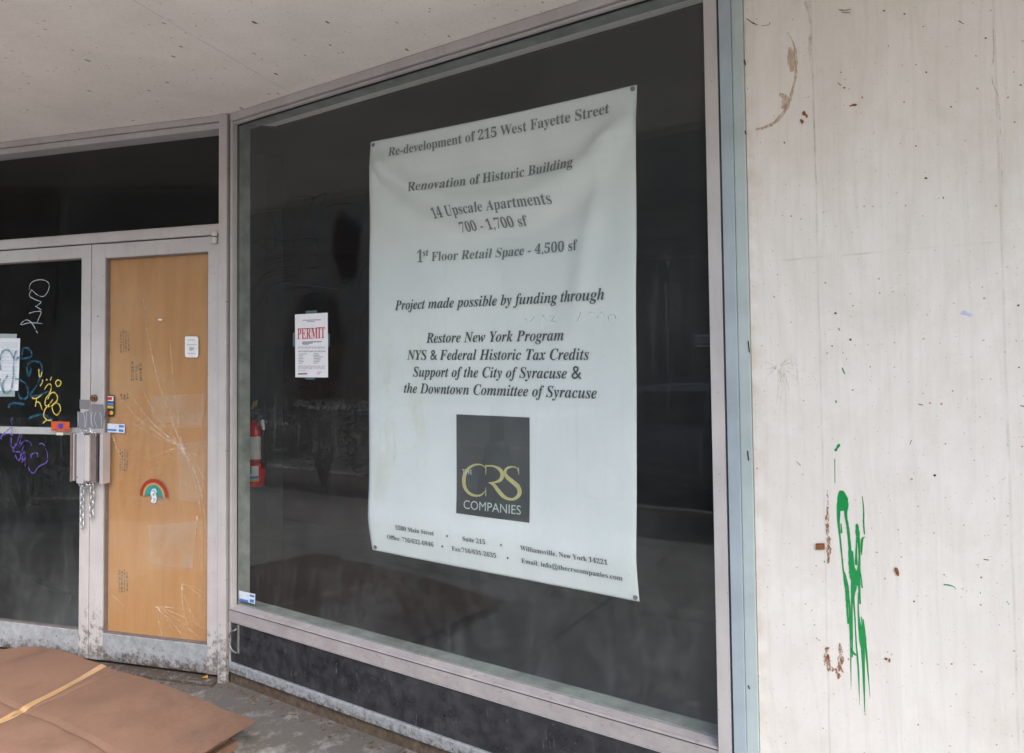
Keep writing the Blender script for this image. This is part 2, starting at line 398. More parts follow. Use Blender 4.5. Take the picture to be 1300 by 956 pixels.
def m_cardboard():
    n = NT('brown_cardboard'); f = n.noise(3, 6, .6); c = n.mix(n.ramp(f, (.35, 0.0), (.7, 1.0)), (.15, .085, .058), (.185, .108, .075))
    g = n.noise(260, 2, .5, n.scaled(1, .1, 1)); c = n.mix(n.math('MULTIPLY', n.ramp(g, (.4, 0.0), (.7, 1.0)), .12), c, (.10, .055, .038))
    c = specks(n, c, 18, .06, (.07, .04, .03), .7, plane='xy')
    x, y, z = n.xyz(); cr_ = n.math('ADD', n.math('MULTIPLY', x, .83), n.math('MULTIPLY', y, -.55))
    wv_ = n.math('SINE', n.math('MULTIPLY', cr_, 900))
    st_ = n.ramp(n.noise(2.3, 6, .7), (.52, 0.0), (.66, 1.0)); c = n.mix(n.math('MULTIPLY', st_, .45), c, (.075, .045, .032))
    fib = n.ramp(n.noise(60, 6, .75), (.35, 0.0), (.7, 1.0)); c = n.mix(n.math('MULTIPLY', fib, .18), c, (.27, .17, .12))
    n.bump(n.math('ADD', n.math('MULTIPLY', wv_, .06), n.math('MULTIPLY', n.noise(7, 5), 1.2)), .5, .008); return n.fin(c, .75, 0, .3)
def m_ply():
    n = NT('tan_sheathing_board'); g = n.noise(10, 6, .6, n.scaled(1, 1, .14), .8); h = n.noise(130, 4, .6, n.scaled(1, 1, .06))
    c = n.mix(n.ramp(g, (.3, 0.0), (.7, 1.0)), (.44, .20, .07), (.55, .275, .105)); c = n.mix(n.math('MULTIPLY', n.ramp(h, (.45, 0.0), (.7, 1.0)), .25), c, (.37, .205, .095))
    c = n.mix(n.math('MULTIPLY', n.ramp(n.noise(2.2, 4), (.5, 0.0), (.75, 1.0)), .35), c, (.62, .39, .20))
    n.bump(h, .2, .002); return n.fin(c, .6, 0, .4)
def m_rust():
    n = NT('rust'); f = n.noise(120, 6, .7); c = n.mix(n.ramp(f, (.35, 0.0), (.65, 1.0)), (.09, .03, .018), (.36, .15, .06)); n.bump(f, .6, .002); return n.fin(c, .9, 0, .2)
def m_decal(name, col, dens, scale=40, rough=.8, stretch=(1,1,1), lo=.4, hi=.6):
    """worn mark: colour shows only where the noise leaves it"""
    n = NT(name); n.fin(col, rough, 0, .3)
    tr = n.n('ShaderNodeBsdfTransparent'); mx = n.n('ShaderNodeMixShader')
    f = n.math('MULTIPLY', n.ramp(n.noise(scale, 6, .65, n.scaled(*stretch)), (lo, 0.0), (hi, 1.0)), dens)
    n.L(f, mx.inputs[0]); n.L(tr.outputs[0], mx.inputs[1]); n.L(n.b.outputs[0], mx.inputs[2]); n.L(mx.outputs[0], n.out.inputs[0]); return n.m
def m_brick(name, c1, c2, mort, s=1.0):
    n = NT(name); b = n.n('ShaderNodeTexBrick'); mp = n.n('ShaderNodeMapping'); n.L(n.P, mp.inputs[0]); mp.inputs['Rotation'].default_value = (math.pi/2, 0, 0)
    n.L(mp.outputs[0], b.inputs['Vector']); b.inputs['Scale'].default_value = 1; b.inputs['Brick Width'].default_value = .22*s; b.inputs['Row Height'].default_value = .075*s; b.inputs['Mortar Size'].default_value = .008
    b.inputs['Color1'].default_value = (*c1, 1); b.inputs['Color2'].default_value = (*c2, 1); b.inputs['Mortar'].default_value = (*mort, 1)
    c = n.mix(n.math('MULTIPLY', n.ramp(n.noise(1.2, 5), (.4, 0.0), (.7, 1.0)), .4), b.outputs[0], tuple(x*.6 for x in c1)); return n.fin(c, .85, 0, .3)

SOFF, FTOP, GTOP = 2.6341*S, 2.5977*S, 2.5688*S
SILB, SILG = .2841*S, .3705*S
DTOP, HDRT, DBOT, DGLB, TRT = 2.0616*S, 2.1203*S, .03*S, .1595*S, 2.572*S
ML = wcoord(901, 400)[0]; MR = wcoord(918, 400)[0]       # right jamb tube
JL = 0
T1 = wcoord(921, 400)[0]; T2 = wcoord(936.5, 400)[0]; BL_ = wcoord(951.5, 400)[0]
SEAMS = (wcoord(1034, 200)[0], wcoord(1268, 200)[0])
M = {}
M['alu'] = m_alu(); M['rail'] = m_alu_rail(); M['board'] = m_board(); M['soffit'] = m_soffit(); M['banner'] = m_banner()
M['black'] = m_black_panel(); M['paving'] = m_concrete(); M['card'] = m_cardboard(); M['ply'] = m_ply(); M['rust'] = m_rust()
def m_sill():
    n = NT('weathered_sill_metal'); f = n.noise(9, 7, .7, n.scaled(.5, 1, 1)); c = n.mix(n.ramp(f, (.35, 0.0), (.65, 1.0)), (.30, .275, .275), (.40, .37, .375))
    c = n.mix(n.math('MULTIPLY', n.ramp(n.noise(16, 6, .7, n.scaled(.5,1,1,(4,0,0))), (.56, 0.0), (.68, 1.0)), .6), c, (.46, .40, .31))
    c = n.mix(n.math('MULTIPLY', n.ramp(n.noise(30, 8, .75), (.56, 0.0), (.70, 1.0)), .7), c, (.14, .12, .10)); c = specks(n, c, 60, .16, (.07,.06,.05), .8)
    n.bump(f, .2, .002); return n.fin(c, .65, .1)
M['sillm'] = m_sill()
M['gap'] = simple('black_gasket', (.012, .011, .011), .6)
M['reveal'] = simple('greenish_grey_paint', (.24, .26, .235), .7, 0, .35, 9)
M['blue'] = simple('blue_grey_paint', (.33, .395, .44), .5, 0, .12, 5, .2)
M['blue2'] = simple('pale_green_grey_paint', (.40, .47, .475), .5, 0, .12, 5, .2)
M['ink'] = simple('black_print', (.06, .07, .075), .5)
M['ink2'] = simple('grey_print', (.17, .19, .19), .5)
M['paper'] = simple('white_paper', (.74, .74, .78), .6, 0, .04, 20)
M['greypaper'] = simple('grey_paper', (.38, .43, .43), .6, 0, .08, 20)
M['red'] = simple('red_print', (.50, .03, .04), .5)
M['logo'] = simple('dark_grey_logo_ground', (.06, .062, .066), .4, 0, .15, 12)
M['gold'] = simple('pale_gold_print', (.50, .46, .20), .5)
M['wprint'] = simple('pale_print', (.52, .56, .55), .5)
M['green'] = simple('green_enamel_drips', (.0, .26, .06), .3, 0, .12, 60, 0, .5)
M['steel'] = simple('galvanised_chain', (.55, .58, .60), .3, .85, .2, 80)
M['bright'] = simple('bright_aluminium_pull', (.60, .59, .63), .35, .5, .08, 10)
M['dull'] = simple('dull_brown_metal', (.22, .185, .18), .45, .4, .15, 20)
M['brass'] = simple('tarnished_brass', (.20, .12, .06), .45, .7, .3, 90)
M['tape'] = m_decal('grey_duct_tape', (.20, .20, .225), .93, 30, .45, (1,1,1), .0, .15)
M['clear_tape'] = m_decal('blue_grey_tape', (.12, .18, .20), .75, 30, .4, (1,1,1), .2, .4)
M['ext_red'] = simple('extinguisher_red', (.60, .02, .028), .25, 0, .08, 10)
M['extlabel'] = simple('printed_label_white', (.62, .63, .62), .5)
M['glabel'] = simple('printed_label_green', (.02, .25, .17), .5)
M['ylw'] = simple('yellow_tag', (.55, .42, .05), .5)
M['rubber'] = simple('black_rubber', (.02, .02, .022), .5)
M['orange'] = simple('orange_sticker', (.50, .085, .02), .5); M['navy'] = simple('navy_print', (.05, .05, .30), .5)
M['stblue'] = simple('blue_print', (.06, .20, .55), .5); M['stwhite'] = simple('white_sticker', (.62, .68, .76), .45)
M['stdark'] = simple('dark_sticker', (.03, .03, .035), .4); M['styel'] = simple('yellow_print', (.62, .42, .06), .5); M['beige'] = simple('beige_tag', (.60, .56, .44), .6)
M['rred'] = simple('rainbow_red', (.30, .03, .02), .5); M['ryel'] = simple('rainbow_ochre', (.40, .28, .07), .5); M['rteal'] = simple('rainbow_teal', (.03, .22, .21), .5)
M['gw'] = m_decal('white_marker', (.60, .66, .70), .8, 60, .6, (1,1,1), .3, .5)
M['gb'] = m_decal('blue_marker', (.03,.14,.24), .62, 40, .6, (1,1,1), .33, .55)
M['gy'] = m_decal('yellow_marker', (.62, .50, .10), .9, 60, .6, (1,1,1), .3, .5)
M['gp'] = m_decal('purple_marker', (.13, .085, .38), .75, 50, .6, (1,1,1), .35, .55)
M['crack'] = m_decal('glass_fracture', (.78, .66, .54), .62, 45, .3, (1,1,1), .32, .6)
M['stamp'] = m_decal('faded_grey_stamp', (.22, .19, .14), .42, 90, .8, (1,1,1), .35, .6)
M['stain'] = m_decal('brown_scuff', (.52, .36, .22), .55, 70, .8, (1,1,.5), .12, .60)
M['rustd'] = m_decal('rust_streak', (.30, .13, .055), .9, 170, .9, (1,1,.5), .40, .58)
M['debris'] = simple('wet_litter', (.09, .065, .045), .6, 0, .5, 40, .6)
M['ochre'] = simple('dry_leaf', (.42, .22, .05), .7)
M['groove'] = simple('pencil_scribble', (.42, .46, .46), .6)

# ================================================================ SETTING
def struct(name, bm, mat, label=None): return obj(name, bm, mat, kind='structure', label=label)
KERB = -4.95
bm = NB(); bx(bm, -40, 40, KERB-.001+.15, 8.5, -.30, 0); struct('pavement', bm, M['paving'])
bm = NB(); bx(bm, -40, 40, KERB, KERB+.148, -.30, .004, .012); struct('kerb', bm, m_concrete('kerb_concrete', (.28,.27,.26), (.38,.37,.36), 0))
def m_asphalt():
    n = NT('asphalt'); f = n.noise(.8, 7, .65); g = n.noise(160, 3); c = n.mix(n.ramp(f, (.35, 0.0), (.7, 1.0)), (.085,.085,.087), (.14,.14,.138))
    n.bump(g, .5, .006); return n.fin(c, .8)
M['asphalt'] = m_asphalt()
bm = NB(); bx(bm, -120, 120, -160, KERB-.002, -.5, -.145); struct('road', bm, M['asphalt'])
bm = NB()
bx(bm, -40, 40, -9.62, -9.50, -.145, -.141); struct('road_marking', bm, simple('worn_yellow_paint', (.5,.38,.08), .7))
M['bpave'] = m_concrete('dark_unit_paving', (.075,.062,.055), (.12,.10,.09), .3)
bm = NB(); bx(bm, -40, 40, KERB+.16, -3.62, -.002, .004); struct('paving_strip', bm, M['bpave'])
bm = NB(); bx(bm, -60, 60, -19.0, -14.2, -.30, 0); struct('far_pavement', bm, m_concrete('pale_far_paving', (.42,.41,.40), (.52,.51,.50), 1.5))

# ---- canopy over the shopfront
t = thing('canopy', 'pale painted concrete soffit with dark specks and a hairline crack above the shopfront', 'canopy', (2, -.7, SOFF))
CANY = -1.36
bm = NB(); bx(bm, -6, 9, CANY, 6.5, SOFF, SOFF+.22); obj('soffit', bm, M['soffit'], t)
bm = NB(); bx(bm, -6.02, 9.02, CANY-.05, CANY-.001, SOFF-.03, SOFF+.26, .004); obj('fascia', bm, M['alu'], t)
# ---- upper storeys of this building, unseen, added over the canopy to block light
M['brick'] = m_brick('brown_brick', (.20,.10,.07), (.26,.14,.10), (.28,.26,.23))
t = thing('unseen_upper_facade', 'unseen brown brick upper storeys, added above the shopfront canopy to block light', 'building', (1.5, 0, SOFF+.3))
bm = NB(); bx(bm, -6, 9, .0, .35, SOFF+.262, 8.5); obj('wall', bm, M['brick'], t)

# ================================================================ SHOP WINDOW
t = thing('shop_window', 'large dusty display window in a grey aluminium frame with the white banner behind it', 'window', Wp(ML/2, 0, SILB))
GY = -.035                       # glass lies 35 mm inside the frame face
GTOP = W(450, 113.6, -.033).z; SILG = W(330, 775.2, -.033).z; JL = W(301.5, 400, -.033).x
def addframe(name, segs, mat, par, bev=.0018, label=None):
    bm = NB()
    for fn, a in segs: boxf(bm, fn, *a, bev)
    return obj(name, bm, mat, par, label=label)
x292 = .010
addframe('head_frame', [(Wp, (x292, MR+.0, -.10, 0.0, FTOP, SOFF-.002)), (Wp, (JL-.012, ML+.01, -.03, -.012, GTOP, FTOP-.004)), (Wp, (JL-.014, ML+.012, -.10, -.033, FTOP-.010, FTOP-.002))], M['alu'], t)
addframe('jamb', [(Wp, (x292, x292+.018, -.10, -.002, SILB+.004, FTOP-.002)), (Wp, (x292+.020, JL, -.033, -.014, SILG-.03, FTOP-.004))], M['alu'], t)
addframe('jamb', [(Wp, (ML, MR, -.10, .004, -.0+.10, FTOP-.001))], M['alu'], t)
SM = wcoord(330, 783.0)[1]
bm = NB()
for (u0_, u1_, prof) in ((x292+.001, ML-.001, [(0, SILB), (0, SM-.003), (-.004, SM), (-.012, SM+.002), (-.033, SILG), (-.10, SILG), (-.10, SILB)]),):
    a = [bm.verts.new(Wp(u0_, n_, z_)) for n_, z_ in prof]; b = [bm.verts.new(Wp(u1_, n_, z_)) for n_, z_ in prof]
    fs = [bm.faces.new(a), bm.faces.new(b[::-1])]
    for i in range(len(prof)): fs.append(bm.faces.new((a[i], b[i], b[(i+1)%len(prof)], a[(i+1)%len(prof)])))
    bmesh.ops.recalc_face_normals(bm, faces=fs)
obj('sill', bm, M['sillm'], t, label='grey metal sill with worn paint patches')
bm = NB(); boxf(bm, Wp, x292+.002, ML-.002, -.006, .0015, SM-.0075, SM-.0055); obj('sill_groove', bm, M['gap'], t)
bm = NB()
xq = ML-.005
boxf(bm, Wp, JL-.012, JL+.003, -.105, -.041, SILG, GTOP+.02); boxf(bm, Wp, xq-.003, xq+.012, -.105, -.041, SILG, GTOP+.02)
boxf(bm, Wp, JL-.011, xq+.011, -.106, -.042, GTOP-.001, GTOP+.02); boxf(bm, Wp, JL-.011, xq+.011, -.107, -.041, SILG-.02, SILG+.004)
obj('inner_frame', bm, M['reveal'], t, label='greenish grey inner reveal seen through the glass')
bm = NB()
for a in ((JL-.001, JL+.005, SILG, GTOP), (ML-.004, ML+.002, SILG, GTOP)): boxf(bm, Wp, a[0], a[1], -.034, -.0305, a[2], a[3])
boxf(bm, Wp, JL+.005, ML-.004, -.034, -.0305, GTOP-.006, GTOP+.001)
obj('gasket', bm, M['gap'], t)
ob = wcoord(432, 312); pm = wcoord(396, 440)
M['glass'] = m_glass('dusty_shop_glass', .017, .01, [(ob[0], ob[1], .10, .19, .12), (pm[0], pm[1], .21, .33, .35)], True, .042, .062, .92)
bm = NB(); quad(bm, [Wp(JL-.004, GY, SILG-.01), Wp(ML+.004, GY, SILG-.01), Wp(ML+.004, GY, GTOP+.006), Wp(JL-.004, GY, GTOP+.006)])
obj('glass_pane', bm, M['glass'], t)
# blue and white sticker in the lower corner
def sticker(parent, label, px, fn, nrm, base, marks=(), name='sticker'):
    """px = 4 corners; marks = list of (polygon px, material)"""
    bm = NB(); slab(bm, [fn(*p) for p in px], nrm, .0004)
    s = obj(name, bm, base, parent, label=label)
    for k, (pp, mt) in enumerate(marks):
        b2 = NB(); slab(b2, [fn(*p) + nrm*(.0006+.0002*k) for p in pp], nrm, .0003)
        obj('print', b2, mt, s)
    return s
def Wg(px, py): return W(px, py, GY+.002)
def Dg(px, py): return D(px, py, -.018)
sticker(t, 'small white and blue sticker at the lower left corner of the glass', [(303.3,749.7),(324,754.3),(323.6,766.8),(303.6,761.8)], Wg, WN, M['stwhite'],
        [([(304,759.5),(315,762),(315,765),(304,762)], M['stblue']), ([(317,754.5),(323,756),(323,758.6),(317,757)], M['stblue']), ([(317.4,760.5),(322.6,761.6),(322.4,765.4),(317.4,764.3)], M['stblue'])])
# finger scribbles in the dust of the glass
bm = NB()
def scr(pts, w=.003, nn=GY+.0015, fn=W, nrm=WN, b=None, sm=5, **k):
    P = smoothline(pts, sm); ribbon(b if b is not None else bm, [fn(p[0], p[1], nn) for p in P], nrm, w, **k)
q4 = lambda x, y: (280+x/2.812, 100+y/2.812)
for L_ in ([(105,500),(150,470),(185,465),(225,470),(210,560),(240,600)], [(110,520),(105,560),(150,600),(190,610),(195,540),(170,470)], [(240,440),(260,425),(330,425),(290,520),(260,600),(330,585)],
           [(320,430),(380,410),(355,470),(400,450),(470,445)], [(110,590),(160,570),(230,580),(300,570),(350,575)], [(360,480),(330,540),(350,600),(390,690),(440,730),(480,700)],
           [(105,700),(150,650),(220,640)], [(110,760),(170,690),(260,670)], [(120,830),(180,740),(250,720)], [(490,780),(500,700),(530,650)], [(495,930),(500,860),(530,800)]):
    scr([q4(*p) for p in L_], .0035)
for j in range(16):
    x0 = random.uniform(120, 330); y0 = random.uniform(660, 820)
    scr([q4(x0, y0), q4(x0+25, y0-28), q4(x0+70, y0-44), q4(x0+120, y0-46)], .0022, taper=True)
obj('dust_scribble', bm, m_decal('wiped_dust', (.012,.012,.012), .55, 30, .6, (1,1,1), .25, .6), t)
bm = NB()
q7 = lambda x, y: (450+x/2.516, 90+y/2.516)
for L_ in ([(545,790),(560,800),(575,785)], [(590,795),(600,780),(610,795)], [(620,785),(640,780),(630,800),(645,800)], [(705,775),(722,772),(712,800)], [(745,800),(750,775),(765,770)], [(775,790),(790,770),(800,790)], [(810,775),(812,800)], [(818,780),(830,778),(835,792)]):
    scr([q7(*p) for p in L_], .003)
obj('dust_scribble', bm, m_decal('faint_grey_scrawl', (.30,.36,.36), .7, 30), t)

# ---- corner post, header and door frame
t = thing('door_surround', 'grey aluminium post and header framing the pair of entrance doors', 'door frame', Dp(.85, 0, 0))
PD = dcoord(279.4, 330)[0]
bm = NB(); boxf(bm, Dp, .002, PD, -.11, .012, .0, SOFF-.001, .002)
obj('corner_post', bm, M['alu'], t, label='grey corner post with grime at its foot')
bm = NB(); boxf(bm, Dp, -.009, .0018, -.10, -.012, .0, SOFF-.001); obj('gasket', bm, M['gap'], t)
DL = 1.69
addframe('header', [(Dp, (PD+.001, DL, -.10, .006, DTOP+.006, HDRT-.010)), (Dp, (PD+.001, DL, -.10, -.006, HDRT-.009, HDRT))], M['alu'], t)
bm = NB(); boxf(bm, Dp, PD+.001, DL, -.09, -.03, DTOP-.01, DTOP+.0055); obj('header_stop', bm, M['gap'], t)
addframe('side_post', [(Dp, (DL+.001, DL+.055, -.11, .012, 0, SOFF-.001))], M['alu'], t)
bm = NB(); boxf(bm, Dp, PD+.001, DL, -.16, .055, .0, .016, .003); obj('threshold', bm, M['rail'], t)
bm = NB(); boxf(bm, Dp, PD+.001, DL, -.07, -.02, .0165, DBOT-.001); obj('sweep', bm, M['gap'], t)
t = thing('transom_window', 'dark transom window above the entrance doors', 'window', Dp(.85, 0, HDRT))
TT = dcoord(200, 157.5)[1]
addframe('head_frame', [(Dp, (PD+.001, DL, -.10, .004, TRT+.034, SOFF-.002)), (Dp, (PD+.001, DL, -.10, -.006, TRT, TRT+.0305))], M['alu'], t)
M['dglass'] = m_glass('dark_door_glass', .014, .01, (), True, 0, .05, .5)
bm = NB(); quad(bm, [Dp(DL, -.02, HDRT-.004), Dp(PD, -.02, HDRT-.004), Dp(PD, -.02, TRT+.004), Dp(DL, -.02, TRT+.004)]); obj('glass_pane', bm, M['dglass'], t)

bm = NB(); boxf(bm, Dp, DL+.0565, DL+3.4, -.035, .004, 0, SOFF-.001)
obj('entrance_wall', bm, M['brick'], label='brown brick wall continuing left of the entrance doors', cat='wall')
# ---- doors
def leaf(name, label, d0, d1, g0, g1, zt, zb):
    t = thing(name, label, 'door', Dp((d0+d1)/2, 0, DBOT))
    bm = NB(); boxf(bm, Dp, d0, g0, -.045, 0, DBOT, DTOP, .002); obj('stile', bm, M['alu'], t)
    bm = NB(); boxf(bm, Dp, g1, d1, -.045, 0, DBOT, DTOP, .002); obj('stile', bm, M['alu'], t)
    bm = NB(); boxf(bm, Dp, g0+.0005, g1-.0005, -.044, -.001, zt, DTOP-.001, .002); obj('top_rail', bm, M['alu'], t)
    bm = NB(); boxf(bm, Dp, g0+.0005, g1-.0005, -.044, -.001, DBOT+.001, zb, .002); obj('bottom_rail', bm, M['rail'], t, label='pitted corroded bottom rail')
    bm = NB(); e = .006
    boxf(bm, Dp, g0+.0006, g0+e, -.03, -.008, zb, zt); boxf(bm, Dp, g1-e, g1-.0006, -.03, -.008, zb, zt); boxf(bm, Dp, g0+e, g1-e, -.03, -.008, zt-e, zt-.0005); boxf(bm, Dp, g0+e, g1-e, -.03, -.008, zb+.0005, zb+e)
    obj('glazing_bead', bm, M['dull'], t)
    return t
MT = dcoord(115, 450)[0]
gR0 = dcoord(263.6, 500)[0]; gR1 = dcoord(131.5, 560)[0]; ztR = dcoord(240, 320.8)[1]
gL0 = dcoord(102.5, 450)[0]; ztL = dcoord(64.6, 329.8)[1]
LD1 = DL-.004
rd = leaf('entrance_door', 'right entrance door backed with tan board behind cracked glass', PD+.004, MT-.003, gR0, gR1, ztR, DGLB)
ld = leaf('entrance_door', 'left entrance door with dark glass covered in coloured scrawls', MT+.003, LD1, gL0, LD1-.075, ztL, DGLB)
bm = NB(); quad(bm, [Dp(gR1, -.02, DGLB-.002), Dp(gR0, -.02, DGLB-.002), Dp(gR0, -.02, ztR+.002), Dp(gR1, -.02, ztR+.002)])
obj('glass_pane', bm, m_glass('cracked_door_glass', .03, .01, (), True, 0), rd)
bm = NB(); quad(bm, [Dp(LD1-.075, -.02, DGLB-.002), Dp(gL0, -.02, DGLB-.002), Dp(gL0, -.02, ztL+.002), Dp(LD1-.075, -.02, ztL+.002)])
obj('glass_pane', bm, M['dglass'], ld)
# the tan board screwed behind the right door
bm = NB(); boxf(bm, Dp, gR0+.0008, gR1-.0008, -.050, -.0306, DGLB+.001, ztR-.001); brd = obj('backing_board', bm, M['ply'], rd, label='tan board behind the right door glass')
bm = NB()
q2 = lambda x, y: (x/3.187, 300+y/3.187); q3 = lambda x, y: (x/3.1875, 580+y/3.1875)
for (x0, x1, y0, y1, cols) in ((152,165,417,448,4), (151,163,569,598,4), (150,163,722,752,4), (166,181,458,484,3), (152,164,497,508,3)):
    for c_ in range(cols):
        xa = x0+(x1-x0)*(c_+.15)/cols; xb = x0+(x1-x0)*(c_+.8)/cols; y = y0 + random.uniform(0, 6)
        while y < y1-1:
            h = random.uniform(1.2, 4.5); slab(bm, [D(xa, y, -.0302), D(xb, y, -.0302), D(xb, min(y+h,y1), -.0302), D(xa, min(y+h,y1), -.0302)], DN, .0002); y += h+random.uniform(.5, 1.6)
obj('stamp_marks', bm, M['stamp'], brd)
bm = NB()
def fan(cx, cy, ends, w=.0022):
    for (ex, ey, bend) in ends:
        mx, my = (cx+ex)/2, (cy+ey)/2; L_ = math.hypot(ex-cx, ey-cy); nx, ny = -(ey-cy)/L_, (ex-cx)/L_
        pts = [(cx, cy), ((cx+mx)/2+nx*bend*.7, (cy+my)/2+ny*bend*.7), (mx+nx*bend, my+ny*bend), ((ex+mx)/2+nx*bend*.7, (ey+my)/2+ny*bend*.7), (ex, ey)]
        P = smoothline(pts, 4); k = len(P); ribbon(bm, [D(p[0], p[1], -.0185) for p in P], DN, [w*1.25*(.35+.9*(1-i/k)) for i in range(k)], .5)
fan(231, 567, [(180.5,366,-9), (166,430,-14), (150,470,-10), (146,497,-8), (170,505,-6), (160,530,-4), (208,478,-3), (190,540,-3), (262,650,-4), (262,615,-3), (261,590,-2), (262,700,-10), (252,720,-12), (215,420,-2), (186,585,2)], .0026)
fan(197.5, 770, [(261,800,-3), (255,812,-3), (240,820,-3), (222,806,-2), (210,820,1), (262,785,-4)], .002)
fan(231, 741, [(262,770,-4), (258,800,5), (248,818,5), (240,800,4), (262,755,-2)], .002)
fan(141, 753, [(165,783,-2), (158,770,1)], .0018); fan(143, 553, [(152,575,0), (157,590,1)], .003); fan(250,655, [(262,690,3),(258,725,5),(262,668,2)],.002)
for j in range(26):
    a = random.uniform(0, 6.3); r_ = random.uniform(4, 20); fan(231, 568, [(231+math.cos(a)*r_*.8, 568+math.sin(a)*r_*1.3, random.uniform(-2, 2))], .0014)
obj('glass_cracks', bm, M['crack'], rd)
bm = NB()
for (x0,x1,y0,y1,k) in ((190,262,500,540,.5),(188,250,662,722,.8),(190,215,628,642,1),(225,262,560,640,.6)):
    slab(bm, [D(x0,y0+6*k,-.0188), D(x1,y0,-.0188), D(x1-5,y1,-.0188), D(x0+3,y1-4,-.0188)], DN, .0001)
obj('tape_residue', bm, m_decal('tape_residue', (.62,.52,.42), .13, 9, .5, (1,1,1), .3, .6), rd)
# rainbow sticker
c0 = (195.3, 630.5)
def arc(r0_, r1_): 
    P = [(c0[0]+r1_*math.cos(a)*.86, c0[1]-r1_*math.sin(a)*1.08+math.cos(a)*1.2) for a in [math.pi*k/20 for k in range(21)]]
    Q = [(c0[0]+r0_*math.cos(a)*.86, c0[1]-r0_*math.sin(a)*1.08+math.cos(a)*1.2) for a in [math.pi*k/20 for k in range(20,-1,-1)]]
    return P+Q
def arcmesh(bm, r0_, r1_, lift):
    for k in range(20):
        pts = []
        for (r_, a) in ((r0_, k), (r1_, k), (r1_, k+1), (r0_, k+1)):
            an = math.pi*a/20; pts.append(D(c0[0]+r_*math.cos(an)*.86, c0[1]-r_*math.sin(an)*1.08+math.cos(an)*1.2, -.018)+DN*lift)
        quad(bm, pts)
bm = NB(); arcmesh(bm, 16.3, 21, 0); rb = obj('rainbow_sticker', bm, M['rred'], rd, label='rainbow arch sticker, red over ochre and teal')
bm = NB(); arcmesh(bm, 13.6, 16.3, 0); obj('ochre_band', bm, M['ryel'], rb)
bm = NB(); arcmesh(bm, 6.2, 13.6, 0); obj('teal_band', bm, M['rteal'], rb)
bm = NB(); arcmesh(bm, 3.5, 5.4, .0002); obj('ochre_band', bm, M['ryel'], rb)
bm = NB()
pts = [(193,621),(197,620),(199,624),(197,628),(199,632),(198,638),(195,639),(191.5,637),(193,632),(190.8,627)]
slab(bm, [D(x, y, -.0172) for x, y in pts], DN, .0003); s_ = obj('sticker', bm, M['stwhite'], rd, label='tiny white character-shaped cutout under the rainbow')
s_['label'] = 'tiny white cut-out sticker under the rainbow'
bm = NB(); scr([(193,624),(195,622.5),(197,625),(194,628),(196,629)], .004, -.0168, D, DN); scr([(194,633),(197,634),(194,637)], .003, -.0168, D, DN); obj('print', bm, M['rteal'], s_)
sticker(rd, 'worn white rounded label high on the right', [(235.5,427),(250,427.3),(251.8,429.5),(251.6,452),(250,454),(236,453.5),(234.8,451),(234.8,429)], Dg, DN, M['paper'],
        [([(239,431),(247,431.3),(247,432.2),(239,432)], M['greypaper']), ([(238,437),(249,437),(249,438),(238,438)], M['greypaper']), ([(240,441),(247,441),(246,444),(241,446)], M['greypaper']), ([(238,448),(249,448.4),(249,449.2),(238,449)], M['greypaper'])])
bm = NB(); scr([(236,430),(240,434),(237,438),(243,440),(247,433),(250,443),(240,450),(248,452)], .0012, -.0165, D, DN); obj('scribble', bm, M['groove'], rd)
sticker(rd, 'tiny white mark on the tan board', [(200.8,404.8),(205.8,405),(205.6,407),(201,406.8)], Dg, DN, M['paper'])
sticker(rd, 'narrow dark sticker of three card payment symbols', [(134,500.8),(145,501.5),(145,529),(134,528.5)], Dg, DN, M['stdark'],
        [([(135,502.5),(144.2,503),(144.2,509.5),(135,509)], M['extlabel']), ([(136.5,504),(142.5,504),(142.3,507.8),(136.5,508)], M['red']),
         ([(135,511),(144.2,511.4),(144.2,514.6),(135,514.3)], M['stblue']), ([(135,515),(144.2,515.3),(144.2,518.6),(135,518.2)], M['styel'])])
def disc(par, px, py, r_, mt, name='print', off=-.0168):
    bm = NB(); slab(bm, [D(px+r_*math.cos(a)*.86, py+r_*math.sin(a), off) for a in [2*math.pi*k/14 for k in range(14)]], DN, .0003); return obj(name, bm, mt, par)
disc(rd, 138, 524, 2.6, M['rred'], 'card_symbol'); disc(rd, 141.6, 524.1, 2.6, M['styel'], 'card_symbol', -.0164)
sticker(rd, 'white sticker with blue lettering beside the meeting stiles', [(134,537.5),(158.3,538.6),(158.3,549.8),(134,548.6)], Dg, DN, M['stwhite'],
        [([(135,544.4),(148,545),(148,547.4),(135,546.8)], M['stblue']), ([(151,539.6),(157.3,540),(157.3,543),(151,542.6)], M['stblue']), ([(151,545),(157,545.3),(157,548.6),(151,548)], M['stblue'])])
# orange sticker on the left door
os_ = sticker(ld, 'orange sticker with a small purple emblem over the push bar', [(65,535),(88.3,535.4),(88.3,547.8),(65,547)], Dg, DN, M['orange'],
        [([(74,537.6),(80.2,537.8),(80.2,543),(77,545.2),(74,543)], M['navy']), ([(68,544.5),(73,544.7),(73,545.5),(68,545.3)], M['navy']), ([(81,544.8),(86,545),(86,545.7),(81,545.5)], M['navy'])])
sticker(ld, 'little beige tag below the orange sticker', [(71.2,549),(80.2,549.2),(80.2,552.6),(71.2,552.3)], Dg, DN, M['beige'])
